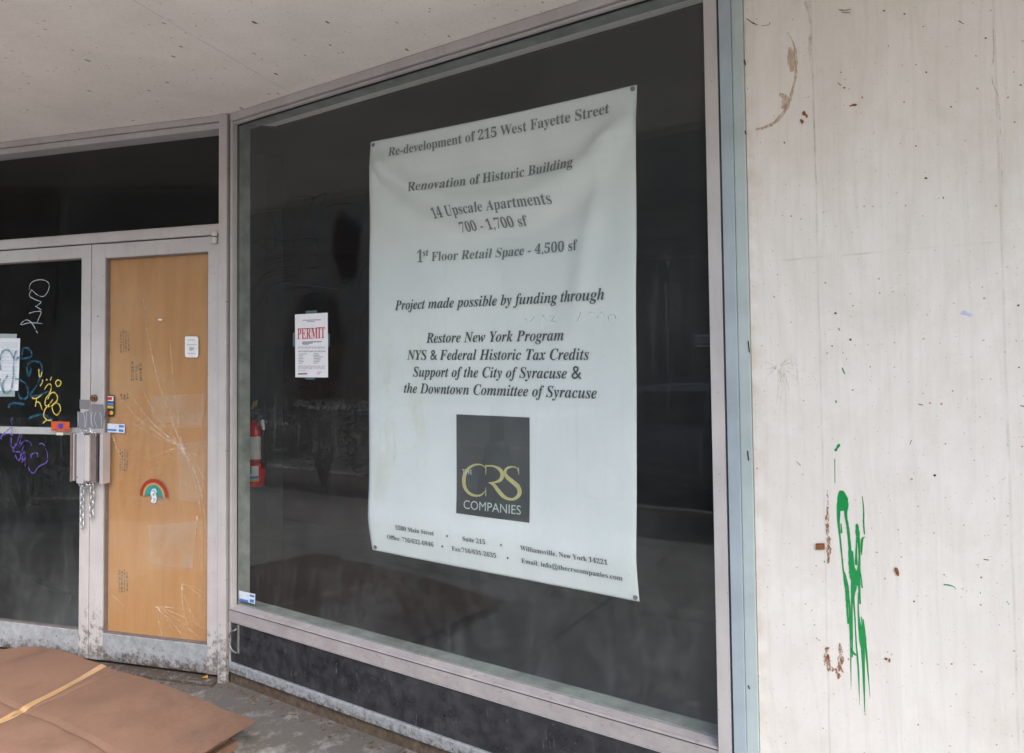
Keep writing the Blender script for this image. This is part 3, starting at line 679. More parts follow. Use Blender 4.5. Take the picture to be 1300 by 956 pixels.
# graffiti
def graffiti(name, mat, label, lines, cv, w, sm=5):
    bm = NB()
    for L_ in lines: scr([cv(*p) for p in L_], w, -.0182, D, DN, bm, sm, jitter=.25)
    obj(name, bm, mat, ld, label=label)
q5 = lambda x, y: (x/5.973, 400+y/5.973); q6 = lambda x, y: (x/10.625, 530+y/10.625)
graffiti('scrawl', M['gw'], 'white marker scrawl near the top', [[(118,215),(125,190),(150,177),(180,178),(198,192),(195,220),(176,243),(150,236),(128,216)], [(128,216),(119,240),(140,255),(166,266),(150,280)], [(143,282),(168,298)], [(118,312),(140,305),(166,305),(158,330),(150,350)], [(90,346),(86,358),(120,350),(172,353)], [(90,348),(108,338),(130,352),(152,392)]], q2, .0034)
graffiti('scrawl', M['gb'], 'blue marker loops over the paper notice', [[(5,420),(2,350),(10,290),(40,262),(75,275),(104,330)], [(124,270),(104,330),(100,450),(85,560),(50,592),(20,570),(0,480)], [(120,345),(140,322),(180,330),(240,310),(225,262),(180,252),(165,310)], [(235,400),(222,470),(205,400),(240,352),(300,362),(320,420),(280,530),(230,610),(300,605),(370,575)], [(115,485),(150,490),(200,530),(215,600),(190,635),(150,625),(135,580)], [(65,705),(80,675),(130,668),(185,680)], [(215,785),(270,762),(330,755),(400,795)], [(60,455),(20,520),(28,585)]], q5, .012)
graffiti('scrawl', M['gy'], 'yellow marker figures left of the lock', [[(295,410),(298,460),(310,465),(318,432)], [(325,490),(318,520),(303,537)], [(392,468),(382,495)], [(350,490),(360,492)], [(440,490),(422,510),(435,540),(458,530),(462,505),(440,490)], [(335,570),(360,530),(385,525),(388,560),(372,600),(350,630),(343,680),(380,692),(425,660),(437,620),(415,588),(385,595),(362,640)], [(400,640),(380,670),(345,710),(332,760),(350,790),(390,800)], [(390,798),(350,800),(325,822)], [(410,668),(395,700),(410,745),(435,755),(458,720),(450,680),(425,665)], [(242,628),(275,632),(320,600)], [(278,632),(268,695)], [(276,660),(300,665),(320,718)]], q5, .007)
graffiti('scrawl', M['gp'], 'purple marker scrawl below the push bar', [[(20,300),(25,240),(160,120),(150,60),(170,0)], [(25,240),(110,215),(180,240)], [(160,130),(150,370),(180,400),(180,460),(280,470),(260,580),(220,540),(205,500)], [(265,225),(235,330),(205,400)], [(295,225),(260,400),(310,330),(350,310),(410,340),(422,390)], [(180,390),(195,400),(250,280)], [(320,380),(290,480),(280,540),(300,560),(325,450),(345,560)], [(290,610),(330,560),(340,660)], [(430,560),(420,500),(500,480),(505,530)], [(530,360),(570,350),(610,400),(640,500),(630,600),(520,665),(470,740),(420,735),(380,670)]], q6, .007)
# push bar inside the left door, pulls, cylinder, tape
bm = NB(); zpb = [dcoord(50, y_, -.05)[1] for y_ in (551.5, 542.5)]
boxf(bm, Dp, gL0-.01, LD1-.06, -.075, -.05, zpb[0], zpb[1], .004); obj('push_bar', bm, M['alu'], ld)
bm = NB(); e0 = dcoord(90, 520)[0]
boxf(bm, Dp, e0-.01, e0+.012, -.09, -.075, zpb[0]-.5, zpb[0]-.02, .002); obj('rear_pull', bm, simple('dark_bronze', (.07,.07,.065), .5, .3), ld)  # plain dark bronze colour
def pull(par, cols, name='pull_handle'):
    """vertical channel pull: list of (px0, px1, depth out, material)"""
    z1 = dcoord(110, 548.5)[1]; z0 = dcoord(110, 611.5)[1]
    h = None
    for i, (xa, xb, out, mt) in enumerate(cols):
        da, db = dcoord(xa, 580, out)[0], dcoord(xb, 580, out)[0]
        bm = NB(); boxf(bm, Dp, db, da, .002 if i else .001, out, z0+.003*i, z1-.003*i, .0015)
        o = obj(name if h is None else 'channel_face', bm, mt, par if h is None else h)
        if h is None: h = o
    return h
pull(ld, [(97, 105.4, .055, M['bright']), (88.8, 91, .03, M['dull']), (91.6, 94, .022, M['alu']), (94.4, 96.6, .028, M['dull']), (105.8, 113.2, .044, M['alu'])])
pull(rd, [(126.3, 130.2, .05, M['bright']), (115.2, 121.4, .040, M['dull']), (121.8, 125.9, .026, M['rubber'])])
disc(ld, 97.8, 606, .8, M['gap'], 'screw', .0565)
bm = NB(); c_ = D(120.3, 505.5, .002)
tube(bm, [c_-DN*.004, c_+DN*.012, c_+DN*.016], [.0185, .0185, .010], 20); obj('lock_cylinder', bm, M['brass'], rd, smooth=False)
bm = NB(); c_ = D(119.6, 505.5, .019); boxf(bm, lambda u, n, z: c_+DD*u+DN*n+ZZ*z, -.0015, .0015, -.003, .001, -.006, .006); obj('keyhole', bm, M['gap'], rd)
bm = NB(); slab(bm, [D(x, y, .0022) for x, y in ((101,507),(113.4,508),(113.4,520),(101,519))], DN, .0005); obj('tape', bm, M['tape'], ld, label='grey tape wrapped round the stile above the pull')
bm = NB(); slab(bm, [D(x, y, .003) for x, y in ((98.5,522),(104,524),(113.4,521),(113.4,545),(104,546),(99,541),(98,531))], DN, .0008); obj('tape', bm, M['tape'], ld, label='torn grey tape wrapped round the stile')
bm = NB(); slab(bm, [D(x, y, .003) for x, y in ((115.8,513),(131,513.5),(131.5,521),(133,528),(131,536),(130.5,544),(115.8,544))], DN, .0008); obj('tape', bm, M['tape'], rd, label='torn grey tape wrapped round the stile')
bm = NB()
for x in (99, 106, 110, 118, 122, 127):
    scr([(x+random.uniform(-1,1), 523), (x+random.uniform(-3,3), 532), (x+random.uniform(-2,2), 543)], .0018, .0036, D, DN)
obj('tape_crease', bm, M['stwhite'], rd)
disc(rd, 124.3, 401.5, 1.0, M['gap'], 'screw', .0016)
# top pivots
for (ya, yb, k) in ((294.5, 300.2, 'upper'), (301.4, 309, 'lower')):
    bm = NB(); c_ = D(272.3, yb, .012); zt = D(272.3, ya, .012).z
    tube(bm, [c_, Vector((c_.x, c_.y, zt))], .0165, 18); obj('pivot', bm, M['alu'], rd)
# chain through the pulls
ch_ = thing('chain', 'galvanised chain looped through both door pulls with loose ends hanging', 'chain', D(110, 613, .03))
def chain(pts, L_=.034, alt=0):
    bm = NB()
    P = smoothline([tuple(p) for p in pts], 12); P = [Vector(p) for p in P]; acc = 0; last = P[0]; out = [P[0]]
    for p in P[1:]:
        while (p-last).length >= L_*.72:
            last = last+(p-last).normalized()*L_*.72; out.append(last)
    for i in range(len(out)-1):
        a, b = out[i], out[i+1]; ax = (b-a).normalized(); s = ax.cross(DN)
        if s.length < .1: s = ax.cross(ZZ)
        s.normalize()
        if (i+alt) % 2: s = ax.cross(s).normalized()
        link(bm, (a+b)/2, ax, s, L_, L_*.62, .0036)
    obj('chain_length', bm, M['steel'], ch_, smooth=True)
chain([D(104.5,613,.03), D(105,628,.022), D(103.8,645,.02), D(104.6,671,.02)], .03)
chain([D(116,613,.03), D(117.5,628,.022), D(115.8,642,.02), D(116.5,657,.02)], .036)
chain([D(103,556,.03), D(106,548,.05), D(112,546.5,.058), D(119,547.5,.05), D(121,556,.03)], .03)
chain([D(101,614,.025), D(108,617,.04), D(119,614,.025)], .03)

# notices on the left door
bm = NB(); slab(bm, [D(x, y, -.026) for x, y in ((-22,429),(25.6,429.6),(23.2,496),(-22,496))], DN, .0006)
nt = obj('paper_notice', bm, M['paper'], label='white printed notice taped inside the left door glass', cat='notice')
bm = NB()
y = 435.0
while y < 490:
    x = 1.5
    while x < 21:
        w_ = random.uniform(2, 6); slab(bm, [D(x, y, -.0255), D(min(x+w_, 22), y, -.0255), D(min(x+w_, 22), y+.7, -.0255), D(x, y+.7, -.0255)], DN, .0001); x += w_+1
    y += random.choice((2.6, 2.6, 5))
obj('print', bm, M['groove'], nt)
bm = NB(); slab(bm, [D(x, y, -.030) for x, y in ((-22,423.5),(21.5,424),(21,430),(18.6,503.5),(-22,503.5))], DN, .0006)
obj('paper_notice', bm, M['greypaper'], label='greyer sheet showing behind the white notice on the left door', cat='notice')

# ================================================================ BULKHEAD under the window
t = thing('bulkhead', 'scuffed black panel under the display window on a grey base strip', 'stall riser', Wp(ML/2, 0, 0))
BP = wcoord(291, 841)[1]
bm = NB(); boxf(bm, Wp, .012, ML, -.06, -.012, BP+.002, SILB-.003); obj('panel', bm, M['black'], t)
bm = NB(); boxf(bm, Wp, .006, .0115, -.05, -.003, BP, SILB-.001); boxf(bm, Wp, .012, ML, -.02, -.0045, SILB-.006, SILB-.0015); obj('edge_trim', bm, M['bright'], t)
BB = wcoord(291, 853)[1]
bm = NB(); boxf(bm, Wp, .006, ML, -.06, .0, BB, BP, .003); obj('base_strip', bm, M['rail'], t)
bm = NB(); boxf(bm, Wp, .004, ML, -.08, -.015, -.01, BB-.001); obj('footing', bm, M['debris'], t)
bm = NB()
cx, cz = wcoord(301.5, 811.5, -.012)
pts = [Wp(cx+.012, .004, cz+.058)]+[Wp(cx+.012-.045*math.sin(a), .012, cz+.052*math.cos(a)) for a in [math.pi*k/12 for k in range(13)]]+[Wp(cx+.012, .004, cz-.058)]
tube(bm, pts, .0042, 8); boxf(bm, Wp, cx+.006, cx+.018, -.012, -.004, cz-.066, cz+.072, .002); obj('pull_ring', bm, simple('tarnished_ring', (.22,.22,.22), .5, .4), t, label='small D-shaped metal ring at the corner of the black panel')

# ================================================================ BANNER behind the glass
BN = -.105                                                    # hangs 85 mm inside the frame face
bcs = [wcoord(*p, BN) for p in ((470.5,180.5),(808.5,107.5),(808,767),(467,700))]
bx0, bx1 = (bcs[0][0]+bcs[3][0])/2, (bcs[1][0]+bcs[2][0])/2
def bill(u, v):
    c = [Vector(q) for q in bcs]; return (c[3]*(1-u)+c[2]*u)*(1-v)+(c[0]*(1-u)+c[1]*u)*v
def smooth01(x): x = max(0, min(1, x)); return x*x*(3-2*x)
def fold(u, v):
    """outward offset (towards the glass) of the cloth, metres"""
    k = 4*u*(1-u)
    vc = .955-.155*k-.03*(u-.5); g = (v-vc)
    w1 = .026+.016*k
    f = .016*math.exp(-(g/w1)**2)*min(1, 4*k)*(1 if g > 0 else 1)
    f -= .013*math.exp(-((g+.062)/.040)**2)*k*1.2
    ur = .93-.17*(1-v)*1.6                                    # soft diagonal crease from the right corner
    if v > .45: f += .008*math.exp(-((u-ur)/.035)**2)*smooth01((v-.45)/.25)*smooth01((1-v)/.12)
    f += .006*math.sin(2.1*math.pi*u+.6)*smooth01((v-.1)*2)
    f += .004*noise.noise(Vector((u*3, v*4, 1.7)))+.0022*noise.noise(Vector((u*9, v*5, 4.1)))
    if v < .085: f -= .026*((.085-v)/.085)**1.5                  # bottom edge curls back
    f += .010*math.exp(-((v-.10)/.05)**2)*.5
    f *= 1.0+1.1*smooth01((v-.35)/.3); f = min(f, .045)
    if v > .94: f *= (1-v)/.06*.8+.2
    edge = math.exp(-((1-u)/.012)**2)+math.exp(-(u/.012)**2); f -= .003*edge
    return f
def bpos(x, z, out=0.0):
    # local (x,z) -> (u,v) approx
    zt0 = bcs[0][1]; zt1 = bcs[1][1]; zb0 = bcs[3][1]; zb1 = bcs[2][1]
    v = .5
    for _ in range(3):
        xl = bcs[3][0]*(1-v)+bcs[0][0]*v; xr = bcs[2][0]*(1-v)+bcs[1][0]*v
        u = (x-xl)/(xr-xl); zb = zb0+(zb1-zb0)*u; zt = zt0+(zt1-zt0)*u; v = (z-zb)/(zt-zb)
    return Wp(x, BN+fold(u, v)+out, z)
t = thing('banner', 'white vinyl banner with grey serif lettering hanging behind the display window', 'banner', Wp((bx0+bx1)/2, BN, bcs[3][1]))
bm = NB(); NU, NV = 90, 240; grid = []
for j in range(NV+1):
    row = []
    for i in range(NU+1):
        u, v = i/NU, j/NV; p = bill(u, v)
        dip = .006*math.sin(math.pi*u)*(v**8)                 # slight sag of the top hem
        row.append(bm.verts.new(Wp(p.x, BN+fold(u, v), p.y-dip)))
    grid.append(row)
for j in range(NV):
    for i in range(NU): bm.faces.new((grid[j][i], grid[j][i+1], grid[j+1][i+1], grid[j+1][i]))
cloth = obj('cloth', bm, M['banner'], t, smooth=True)
sol = cloth.modifiers.new('thickness', 'SOLIDIFY'); sol.thickness = .0006; sol.offset = 0
bm = NB()
for (px, py) in ((475.2,184.5),(803.5,113),(803.5,761),(472.3,695.8)):
    x, z = wcoord(px, py, BN); c_ = bpos(x, z, .002)
    bm = NB(); tube(bm, [c_+Vector((0,.003,0)), c_+Vector((0,-.0015,0))], [.0085, .0085], 14); obj('grommet', bm, M['dull'], t)
bm = None
def bl(px, py): return wcoord(px, py, BN+.004)
LINES = [(BO('Re-development of 215 West Fayette Street'), (495.7,199.6), (774.5,144.3), 'ink2', 1.04),
 (BO('Renovation of Historic Building'), (525.5,245.5), (731.4,213.4), 'ink2', 1.04),
 (BO('14 Upscale Apartments'), (549.4,277.6), (699.6,258), 'ink2', 1.04),
 (BO('700 - 1,700 sf'), (580.4,294), (664.6,284.5), 'ink2', 1.04),
 (BO('1'), (531.5,333.6), (538.2,333.2), 'ink2', 1.25),
 (BO('st'), (538.6,325.5), (545.2,325.1), 'ink2', 1.1),
 (BO('Floor Retail Space - 4,500 sf'), (549.2,331.8), (733.4,317.2), 'ink2', 1.04),
 (IT('Project made possible by funding through'), (503.5,394), (767.6,380.4), 'ink', 1.04),
 (IT('Restore New York Program'), (542.2,435.4), (714.6,432), 'ink', 1.04),
 (IT('NYS & Federal Historic Tax Credits'), (518,456.8), (747.6,456.8), 'ink', 1.04),
 (IT('Support of the City of Syracuse'), (525,478), (719,480.6), 'ink', 1.04),
 (BO('&'), (725,480.9), (738,481.2), 'ink', 1.0),
 (IT('the Downtown Committee of Syracuse'), (513.6,498.6), (757.8,506), 'ink', 1.04),
 (BO('5500 Main Street'), (502.2,672.4), (551.6,679.8), 'ink', 1.0), (BO('Suite 215'), (587.7,686.4), (616.4,690.9), 'ink', 1.0), (BO('Williamsville, New York 14221'), (660.4,698.4), (771.4,717.4), 'ink', 1.0),
 (BO('Office: 716/632-6946'), (489.6,684.8), (549.1,694.8), 'ink', 1.0), (BO('Fax:716/631-2635'), (572.4,699.4), (628.5,708.9), 'ink', 1.0), (BO('Email: info@thecrscompanies.com'), (660.2,715.5), (789.2,738.4), 'ink', 1.0)]
for s, a, b, mt, hs in LINES:
    bm = NB(); put_text(bm, s, bl(*a), bl(*b), lambda x, z: bpos(x, z, .0042), hs)
    obj('lettering', bm, M[mt], t)
bm = NB()
for (px, py) in ((568.4,680.2),(636.3,691.8),(560.6,694),(643,709.2)):
    x, z = bl(px, py); quadp = [bpos(x+.0042*math.cos(a), z+.0048*math.sin(a), .0042) for a in [2*math.pi*k/10 for k in range(10)]]; bm = NB(); quad(bm, quadp); obj('bullet', bm, M['ink'], t)
bm = NB(); LC = [bl(*p) for p in ((579.2,526),(671.6,530.1),(672.3,663.7),(580.1,651.1))]
n_ = 16; gr = []
for j in range(n_+1):
    row = []
    for i in range(n_+1):
        u, v = i/n_, j/n_; p = (Vector(LC[0])*(1-u)+Vector(LC[1])*u)*(1-v)+(Vector(LC[3])*(1-u)+Vector(LC[2])*u)*v
        row.append(bm.verts.new(bpos(p.x, p.y, .0032)))
    gr.append(row)
for j in range(n_):
    for i in range(n_): bm.faces.new((gr[j][i], gr[j+1][i], gr[j+1][i+1], gr[j][i+1]))
lg = obj('logo_panel', bm, M['logo'], t)
ql = lambda x, y: (560+x/5.314, 500+y/5.314)
bm = NB()
def lstroke(pts, ws):
    P = smoothline([(x, y, w) for (x, y), w in zip(pts, ws)], 5); Q = []; Wd = []
    for (x, y, w) in P:
        a = bl(*ql(x, y)); Q.append(bpos(a[0], a[1], .0042)); Wd.append(max(w, 1.2)*.00064)
    ribbon(bm, Q, WN, Wd)
lstroke([(303,540),(300,500),(270,478),(225,480),(180,510),(156,565),(160,625),(190,668),(235,686),(275,680),(303,650)], [3,5,8,12,20,28,26,20,14,9,3])
lstroke([(303,478),(303,545)], [7,4]); lstroke([(304,688),(304,632)], [7,4])
lstroke([(300,487),(350,487),(395,510),(413,545),(400,580),(365,596),(322,600)], [8,11,22,28,22,11,5])
lstroke([(325,598),(355,612),(385,650),(420,690),(460,710),(500,706),(528,672),(520,630),(480,592),(445,562),(430,530),(445,502),(480,493),(510,502),(522,535)], [6,20,27,24,16,18,28,30,28,26,20,14,9,5,3])
lstroke([(521,497),(523,548)], [6,3])
obj('logo_initials', bm, M['gold'], lg)
bm = NB(); put_text(bm, 'COMPANIES', bl(*ql(157,772)), bl(*ql(540,815)), lambda x, z: bpos(x, z, .0052), 1.0)
put_text(bm, 'THE', bl(*ql(146,538)), bl(*ql(214,543)), lambda x, z: bpos(x, z, .0085), .95); obj('logo_lettering', bm, M['wprint'], lg)

# ================================================================ PERMIT notice
t = thing('permit_notice', 'white permit sheet with red heading taped to the display window', 'notice', W(395, 479, GY+.002))
def Pg(px, py, l=0): return W(px, py, GY+.0025+l)
bm = NB(); slab(bm, [Pg(*p) for p in ((374.4,399.3),(416,396.9),(416.4,479.2),(375,479))], WN, .0004); obj('sheet', bm, M['paper'], t)
bm = NB(); put_text(bm, BO('PERMIT'), wcoord(378.2,430.8,GY), wcoord(413.4,429.2,GY), lambda x, z: Wp(x, GY+.0035, z), 1.55); obj('heading', bm, M['red'], t)
bm = NB()
qp = lambda x, y: (360+x/8.69, 380+y/8.69)
def bar(x0, x1, y, h, slope=-.03):
    a, b = qp(x0, y), qp(x1, y+slope*(x1-x0)); slab(bm, [Pg(a[0],a[1],.001), Pg(b[0],b[1],.001), Pg(b[0],b[1]+h/8.69,.001), Pg(a[0],a[1]+h/8.69,.001)], WN, .0002)
for (x0, x1, y, h) in ((210,410,228,7),(255,345,243,6),(160,250,322,5),(265,355,322,5),(370,420,310,9),(205,420,468,9),(205,320,482,8),(210,280,496,6)): bar(x0, x1, y, h)
for y in (525,537,568,577): 
    x = 160
    while x < 455: w_ = random.uniform(20, 60); bar(x, min(x+w_, 462), y+random.uniform(-1,1), 4); x += w_+8
for k in range(7):
    bar(165, random.uniform(200, 270), 602+k*17, 5); bar(330, random.uniform(370, 440), 600+k*17, 5)
for y in (735,748,765):
    x = 160
    while x < 455: w_ = random.uniform(20, 60); bar(x, min(x+w_, 462), y, 4); x += w_+8
bar(160, 260, 815, 16); bar(370, 415, 800, 6); bar(365, 400, 822, 5); bar(160,240,788,4)
obj('small_print', bm, M['ink2'], t)
bm = NB(); slab(bm, [Pg(*qp(*p), .0008) for p in ((245,128),(370,122),(370,150),(245,158))], WN, .0003); obj('tape', bm, M['clear_tape'], t)
bm = NB(); slab(bm, [Pg(*qp(*p), .0008) for p in ((240,862),(345,862),(345,886),(240,886))], WN, .0003); obj('tape', bm, M['clear_tape'], t)
bm = NB(); slab(bm, [Pg(*qp(*p), .0008) for p in ((104,370),(124,370),(124,520),(104,520))], WN, .0003); obj('tape', bm, M['clear_tape'], t)
bm = NB(); slab(bm, [Pg(*qp(*p), .0008) for p in ((490,380),(508,380),(508,520),(490,520))], WN, .0003); obj('tape', bm, M['clear_tape'], t)

# ================================================================ FIRE EXTINGUISHER inside
EN = -.42
ec = W(324.5, 617, EN); etop = W(324.5, 533, EN).z; R_e = .052; H_e = etop-ec.z
t = thing('fire_extinguisher', 'red fire extinguisher hanging inside at the left edge of the display window', 'fire extinguisher', ec)
bm = NB(); prof = [(R_e*.85, 0), (R_e, .012), (R_e, H_e*.80), (R_e*.93, H_e*.86), (R_e*.7, H_e*.93), (R_e*.4, H_e*.97), (R_e*.3, H_e)]
lathe(bm, ec, prof, 28); obj('cylinder', bm, M['ext_red'], t, smooth=True)
def wrap(name, z0, z1, a0, a1, mt, par, rr=R_e+.0012):
    bm = NB(); k = 12; va = []; vb = []
    for i in range(k+1):
        a = math.radians(a0+(a1-a0)*i/k); va.append(bm.verts.new(ec+Vector((rr*math.cos(a), rr*math.sin(a), z0)))); vb.append(bm.verts.new(ec+Vector((rr*math.cos(a), rr*math.sin(a), z1))))
    for i in range(k): bm.faces.new((va[i], va[i+1], vb[i+1], vb[i]))
    return obj(name, bm, mt, par, smooth=True)
wrap('label_panel', H_e*.42, H_e*.76, -95, 10, M['extlabel'], t); wrap('label_panel', H_e*.09, H_e*.32, -140, -20, M['extlabel'], t)
wrap('label_print', H_e*.20, H_e*.315, -138, -60, M['glabel'], t, R_e+.002); wrap('label_print', H_e*.13, H_e*.17, -138, -22, M['stblue'], t, R_e+.002); wrap('label_print', H_e*.09, H_e*.125, -138, -22, M['ylw'], t, R_e+.002)
wrap('band', H_e*.355, H_e*.375, -180, 180, M['rubber'], t, R_e+.003)
bm = NB(); b_ = ec+Vector((0,0,H_e)); lathe(bm, b_, [(.015,0),(.017,.012),(.017,.035),(.010,.042)], 14); obj('valve', bm, M['steel'], t)
bm = NB(); tube(bm, [b_+Vector((-.03,0,.03)), b_+Vector((.02,-.01,.035)), b_+Vector((.075,-.02,.022))], .006, 6); tube(bm, [b_+Vector((-.03,0,.045)), b_+Vector((.02,-.01,.052)), b_+Vector((.07,-.02,.06))], .006, 6); obj('handle', bm, M['steel'], t)
bm = NB(); y0 = W(321, 515, EN+.06); hexa(bm, [y0+Vector(p) for p in ((-.015,0,-.02),(.03,0,.0),(.035,0,.03),(0,0,.02),(-.015,.004,-.02),(.03,.004,.0),(.035,.004,.03),(0,.004,.02))]); obj('tag', bm, M['ylw'], t)
bm = NB(); tube(bm, [Vector(p) for p in smoothline([tuple(b_+Vector(q)) for q in ((0,-.01,.02),(.06,-.03,.02),(.085,-.02,-.06),(.075,-.01,-.2),(.07,0,-.26))], 6)], .009, 8); obj('hose', bm, M['rubber'], t, smooth=True)
bm = NB(); tube(bm, [b_+Vector((.085,-.02,-.03)), b_+Vector((.10,-.03,-.0)), b_+Vector((.11,-.03,-.05))], [.008,.010,.007], 8); obj('nozzle', bm, M['extlabel'], t)

# ================================================================ INTERIOR
M['dark'] = simple('dim_room_brown', (.030, .023, .020), .75, 0, .5, 1.2)  # brown taken near-black: the room's low light is put into the colour
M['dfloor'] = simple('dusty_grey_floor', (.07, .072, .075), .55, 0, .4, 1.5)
t = thing('shop_interior', 'dim empty shop room behind the glass with brown walls coloured near-black to keep it dim', 'room', (2, 3, 0.01))
def backfloor(bm, z0, z1):
    P = [Dp(-.0, -.17, 0), Dp(DL+.05, -.17, 0), Vector((-5.5, -1.6, 0)), Vector((-5.5, .2495, 0)), Vector((.05, .2495, 0))]
    P2 = [Vector((p.x, p.y, z1)) for p in P]; slab(bm, P2, ZZ, z1-z0)
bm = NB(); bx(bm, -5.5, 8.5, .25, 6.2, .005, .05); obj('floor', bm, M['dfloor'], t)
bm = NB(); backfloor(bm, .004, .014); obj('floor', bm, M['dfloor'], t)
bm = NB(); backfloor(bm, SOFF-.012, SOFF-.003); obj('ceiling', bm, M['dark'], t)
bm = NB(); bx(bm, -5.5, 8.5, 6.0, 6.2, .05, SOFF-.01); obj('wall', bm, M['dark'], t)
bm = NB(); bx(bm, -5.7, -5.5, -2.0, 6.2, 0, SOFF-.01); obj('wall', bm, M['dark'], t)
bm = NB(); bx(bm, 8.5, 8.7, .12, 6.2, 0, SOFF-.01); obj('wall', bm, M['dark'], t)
bm = NB(); pe = W(338, 500, -.50).x; bx(bm, -.75, pe, .50, .62, .05, SOFF-.01); obj('partition', bm, simple('dim_room_partition', (.022,.022,.021), .8, 0, .3, 3), t)  # near-black colour stands in for low light on the partition
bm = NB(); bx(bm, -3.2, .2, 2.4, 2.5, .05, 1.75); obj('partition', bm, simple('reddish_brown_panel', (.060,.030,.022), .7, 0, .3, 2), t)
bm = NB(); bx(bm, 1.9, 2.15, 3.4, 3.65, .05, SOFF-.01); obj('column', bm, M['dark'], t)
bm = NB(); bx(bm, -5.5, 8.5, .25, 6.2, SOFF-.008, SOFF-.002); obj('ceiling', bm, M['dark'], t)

# ================================================================ BOARDED WALL on the right
t = thing('window_casing', 'blue grey painted wooden casing strip between the display window and the white boarding', 'casing', Wp(T1, 0, 0))
bm = NB(); boxf(bm, Wp, T1, T2, -.08, .010, 0, SOFF-.001, .002); obj('outer_strip', bm, M['blue'], t)
bm = NB(); boxf(bm, Wp, T2+.0005, BL_, -.08, .004, 0, SOFF-.001, .002); obj('inner_strip', bm, M['blue2'], t)
bm = NB(); boxf(bm, Wp, MR+.001, T1-.0005, -.08, -.012, 0, SOFF-.001); obj('gap_seal', bm, M['gap'], t)
bm = NB()
for (px, py, L_) in ((950,433,7),(949,572,6),(946,166,2),(945,76,3),(941,528,0),(950,870,2)):
    if L_: scr([(px, py), (px+.6, py+L_), (px+1.6, py+2*L_+1)], .004, .0052, W, WN, taper=True)
obj('paint_chip', bm, M['gap'], t)

t = thing('plywood_boarding', 'white painted plywood boarding with green paint drips and rust spots', 'boarding', Wp(3.2, 0, 0))
bm = NB(); bm2 = None
nx_, nz_ = 2, 2
boxf(bm, Wp, BL_+.0015, 6.5, -.10, -.006, 0, SOFF-.001); obj('panel', bm, M['board'], t)
BNN = -.006
def B3(px, py, l=0.0): return W(px, py, BNN+.0006+l)
qb = lambda x, y: (930+x/3.4135, 600+y/3.4135)
bm = NB()
def drip(pts, ws):
    P = smoothline([(x, y, w) for (x, y), w in zip(pts, ws)], 6)
    Q = [B3(*qb(x, y)) for x, y, w in P]; ribbon(bm, Q, WN, [max(.6, w*.88)/3.4135*.00243 for *_, w in P], .12)
drip([(472,78),(474,95),(478,120),(480,150),(483,165)], [14,34,44,42,30])
drip([(462,110),(460,160),(460,220),(466,280),(474,360),(480,420),(484,440)], [14,16,11,7,6,6,9])
drip([(470,220),(473,262)], [4,7])
drip([(492,130),(491,185),(500,240),(508,320),(514,390),(524,440),(535,490)], [20,13,11,13,22,34,28])
drip([(484,432),(490,470),(497,515),(497,590),(503,655)], [9,15,17,8,9])
drip([(500,500),(506,560),(510,640),(512,740),(514,930)], [5,7,10,6,1])
drip([(516,450),(517,560),(519,700),(519,800)], [5,7,6,5])
drip([(539,222),(542,260),(548,320),(550,380),(545,440),(540,490)], [9,16,10,8,20,24])
drip([(538,280),(536,340),(536,400)], [4,7,12])
drip([(521,340),(520,400)], [4,14])
drip([(530,490),(524,540),(530,620),(536,740),(545,850),(551,1010)], [18,10,6,6,7,1])
drip([(548,480),(553,570)], [10,6]); drip([(545,520),(546,620),(560,720),(566,800),(573,1040)], [4,8,20,14,2])
drip([(558,625),(566,700),(570,800)], [4,7,5]); drip([(566,635),(574,720),(584,830),(596,975)], [5,10,7,1])
drip([(562,102),(568,160),(568,220),(572,268)], [3,5,6,5]); drip([(573,278),(562,290),(559,330),(560,358)], [3,9,8,3]); drip([(556,440),(562,500)], [3,6])
drip([(512,760),(522,780),(536,792)], [8,12,6])
obj('paint_drips', bm, M['green'], t, label='bright green paint running down the white board')
def spl():
    global bm
    obj('paint_splatter', bm, M['green'], t); bm = NB()
bm = NB(); drip([(442,-60),(444,40)], [1.5,2.5]); spl()
drip([(915,486),(935,487),(960,495),(968,508)], [5,6,3,1]); spl()
for (x, y, r_) in ((362,403,4),(398,385,5),(343,441,3),(343,597,4),(354,659,3.5),(1015,512,3),(1074,521,4),(1190,560,4),(1197,568,4),(1040,508,2),(1128,533,2)): drip([(x-r_*.5, y), (x+r_*.5, y+1)], [r_*1.4, r_*1.4]); spl()
qb2 = lambda x, y: (930+x/2.986, 300+y/2.986)
for L_, w_ in (([(416,498),(420,510),(426,522)], 4), ([(392,622),(393,632)], 4), ([(406,788),(398,800),(389,814)], 8), ([(388,845),(388,935)], 1.8)):
    P = smoothline(L_, 3); ribbon(bm, [B3(*qb2(*p)) for p in P], WN, w_/2.986*.00243, .3); spl()
bm.free()
bm = NB()
def stain(pts, w, cv, b, sub=4, jit=.5, l=.0003):
    P = smoothline([(x, y, w_) for (x, y), w_ in zip(pts, w)], sub); ribbon(b, [B3(*cv(x, y), l) for x, y, _ in P], WN, [max(.5, q)*.00243 for *_, q in P], jit)
stain([(410,75),(413,140),(410,200),(412,260),(416,300),(417,345),(415,395)], [.8,1.6,3,3.6,5,5,2], qb, bm, 8); obj('rust_stain', bm, M['rustd'], t, label='thin rusty streak beside the bracket stub'); bm = NB()
stain([(410,760),(408,800),(420,845),(450,860),(465,885)], [3,6,7,5,3], qb, bm, 6); stain([(465,740),(470,800),(462,860)], [2,5,8], qb, bm, 6); stain([(355,712),(380,728)], [2,1], qb, bm)
obj('rust_stain', bm, M['rustd'], t, label='curved rusty streak low beside the green drips')
bm = NB()
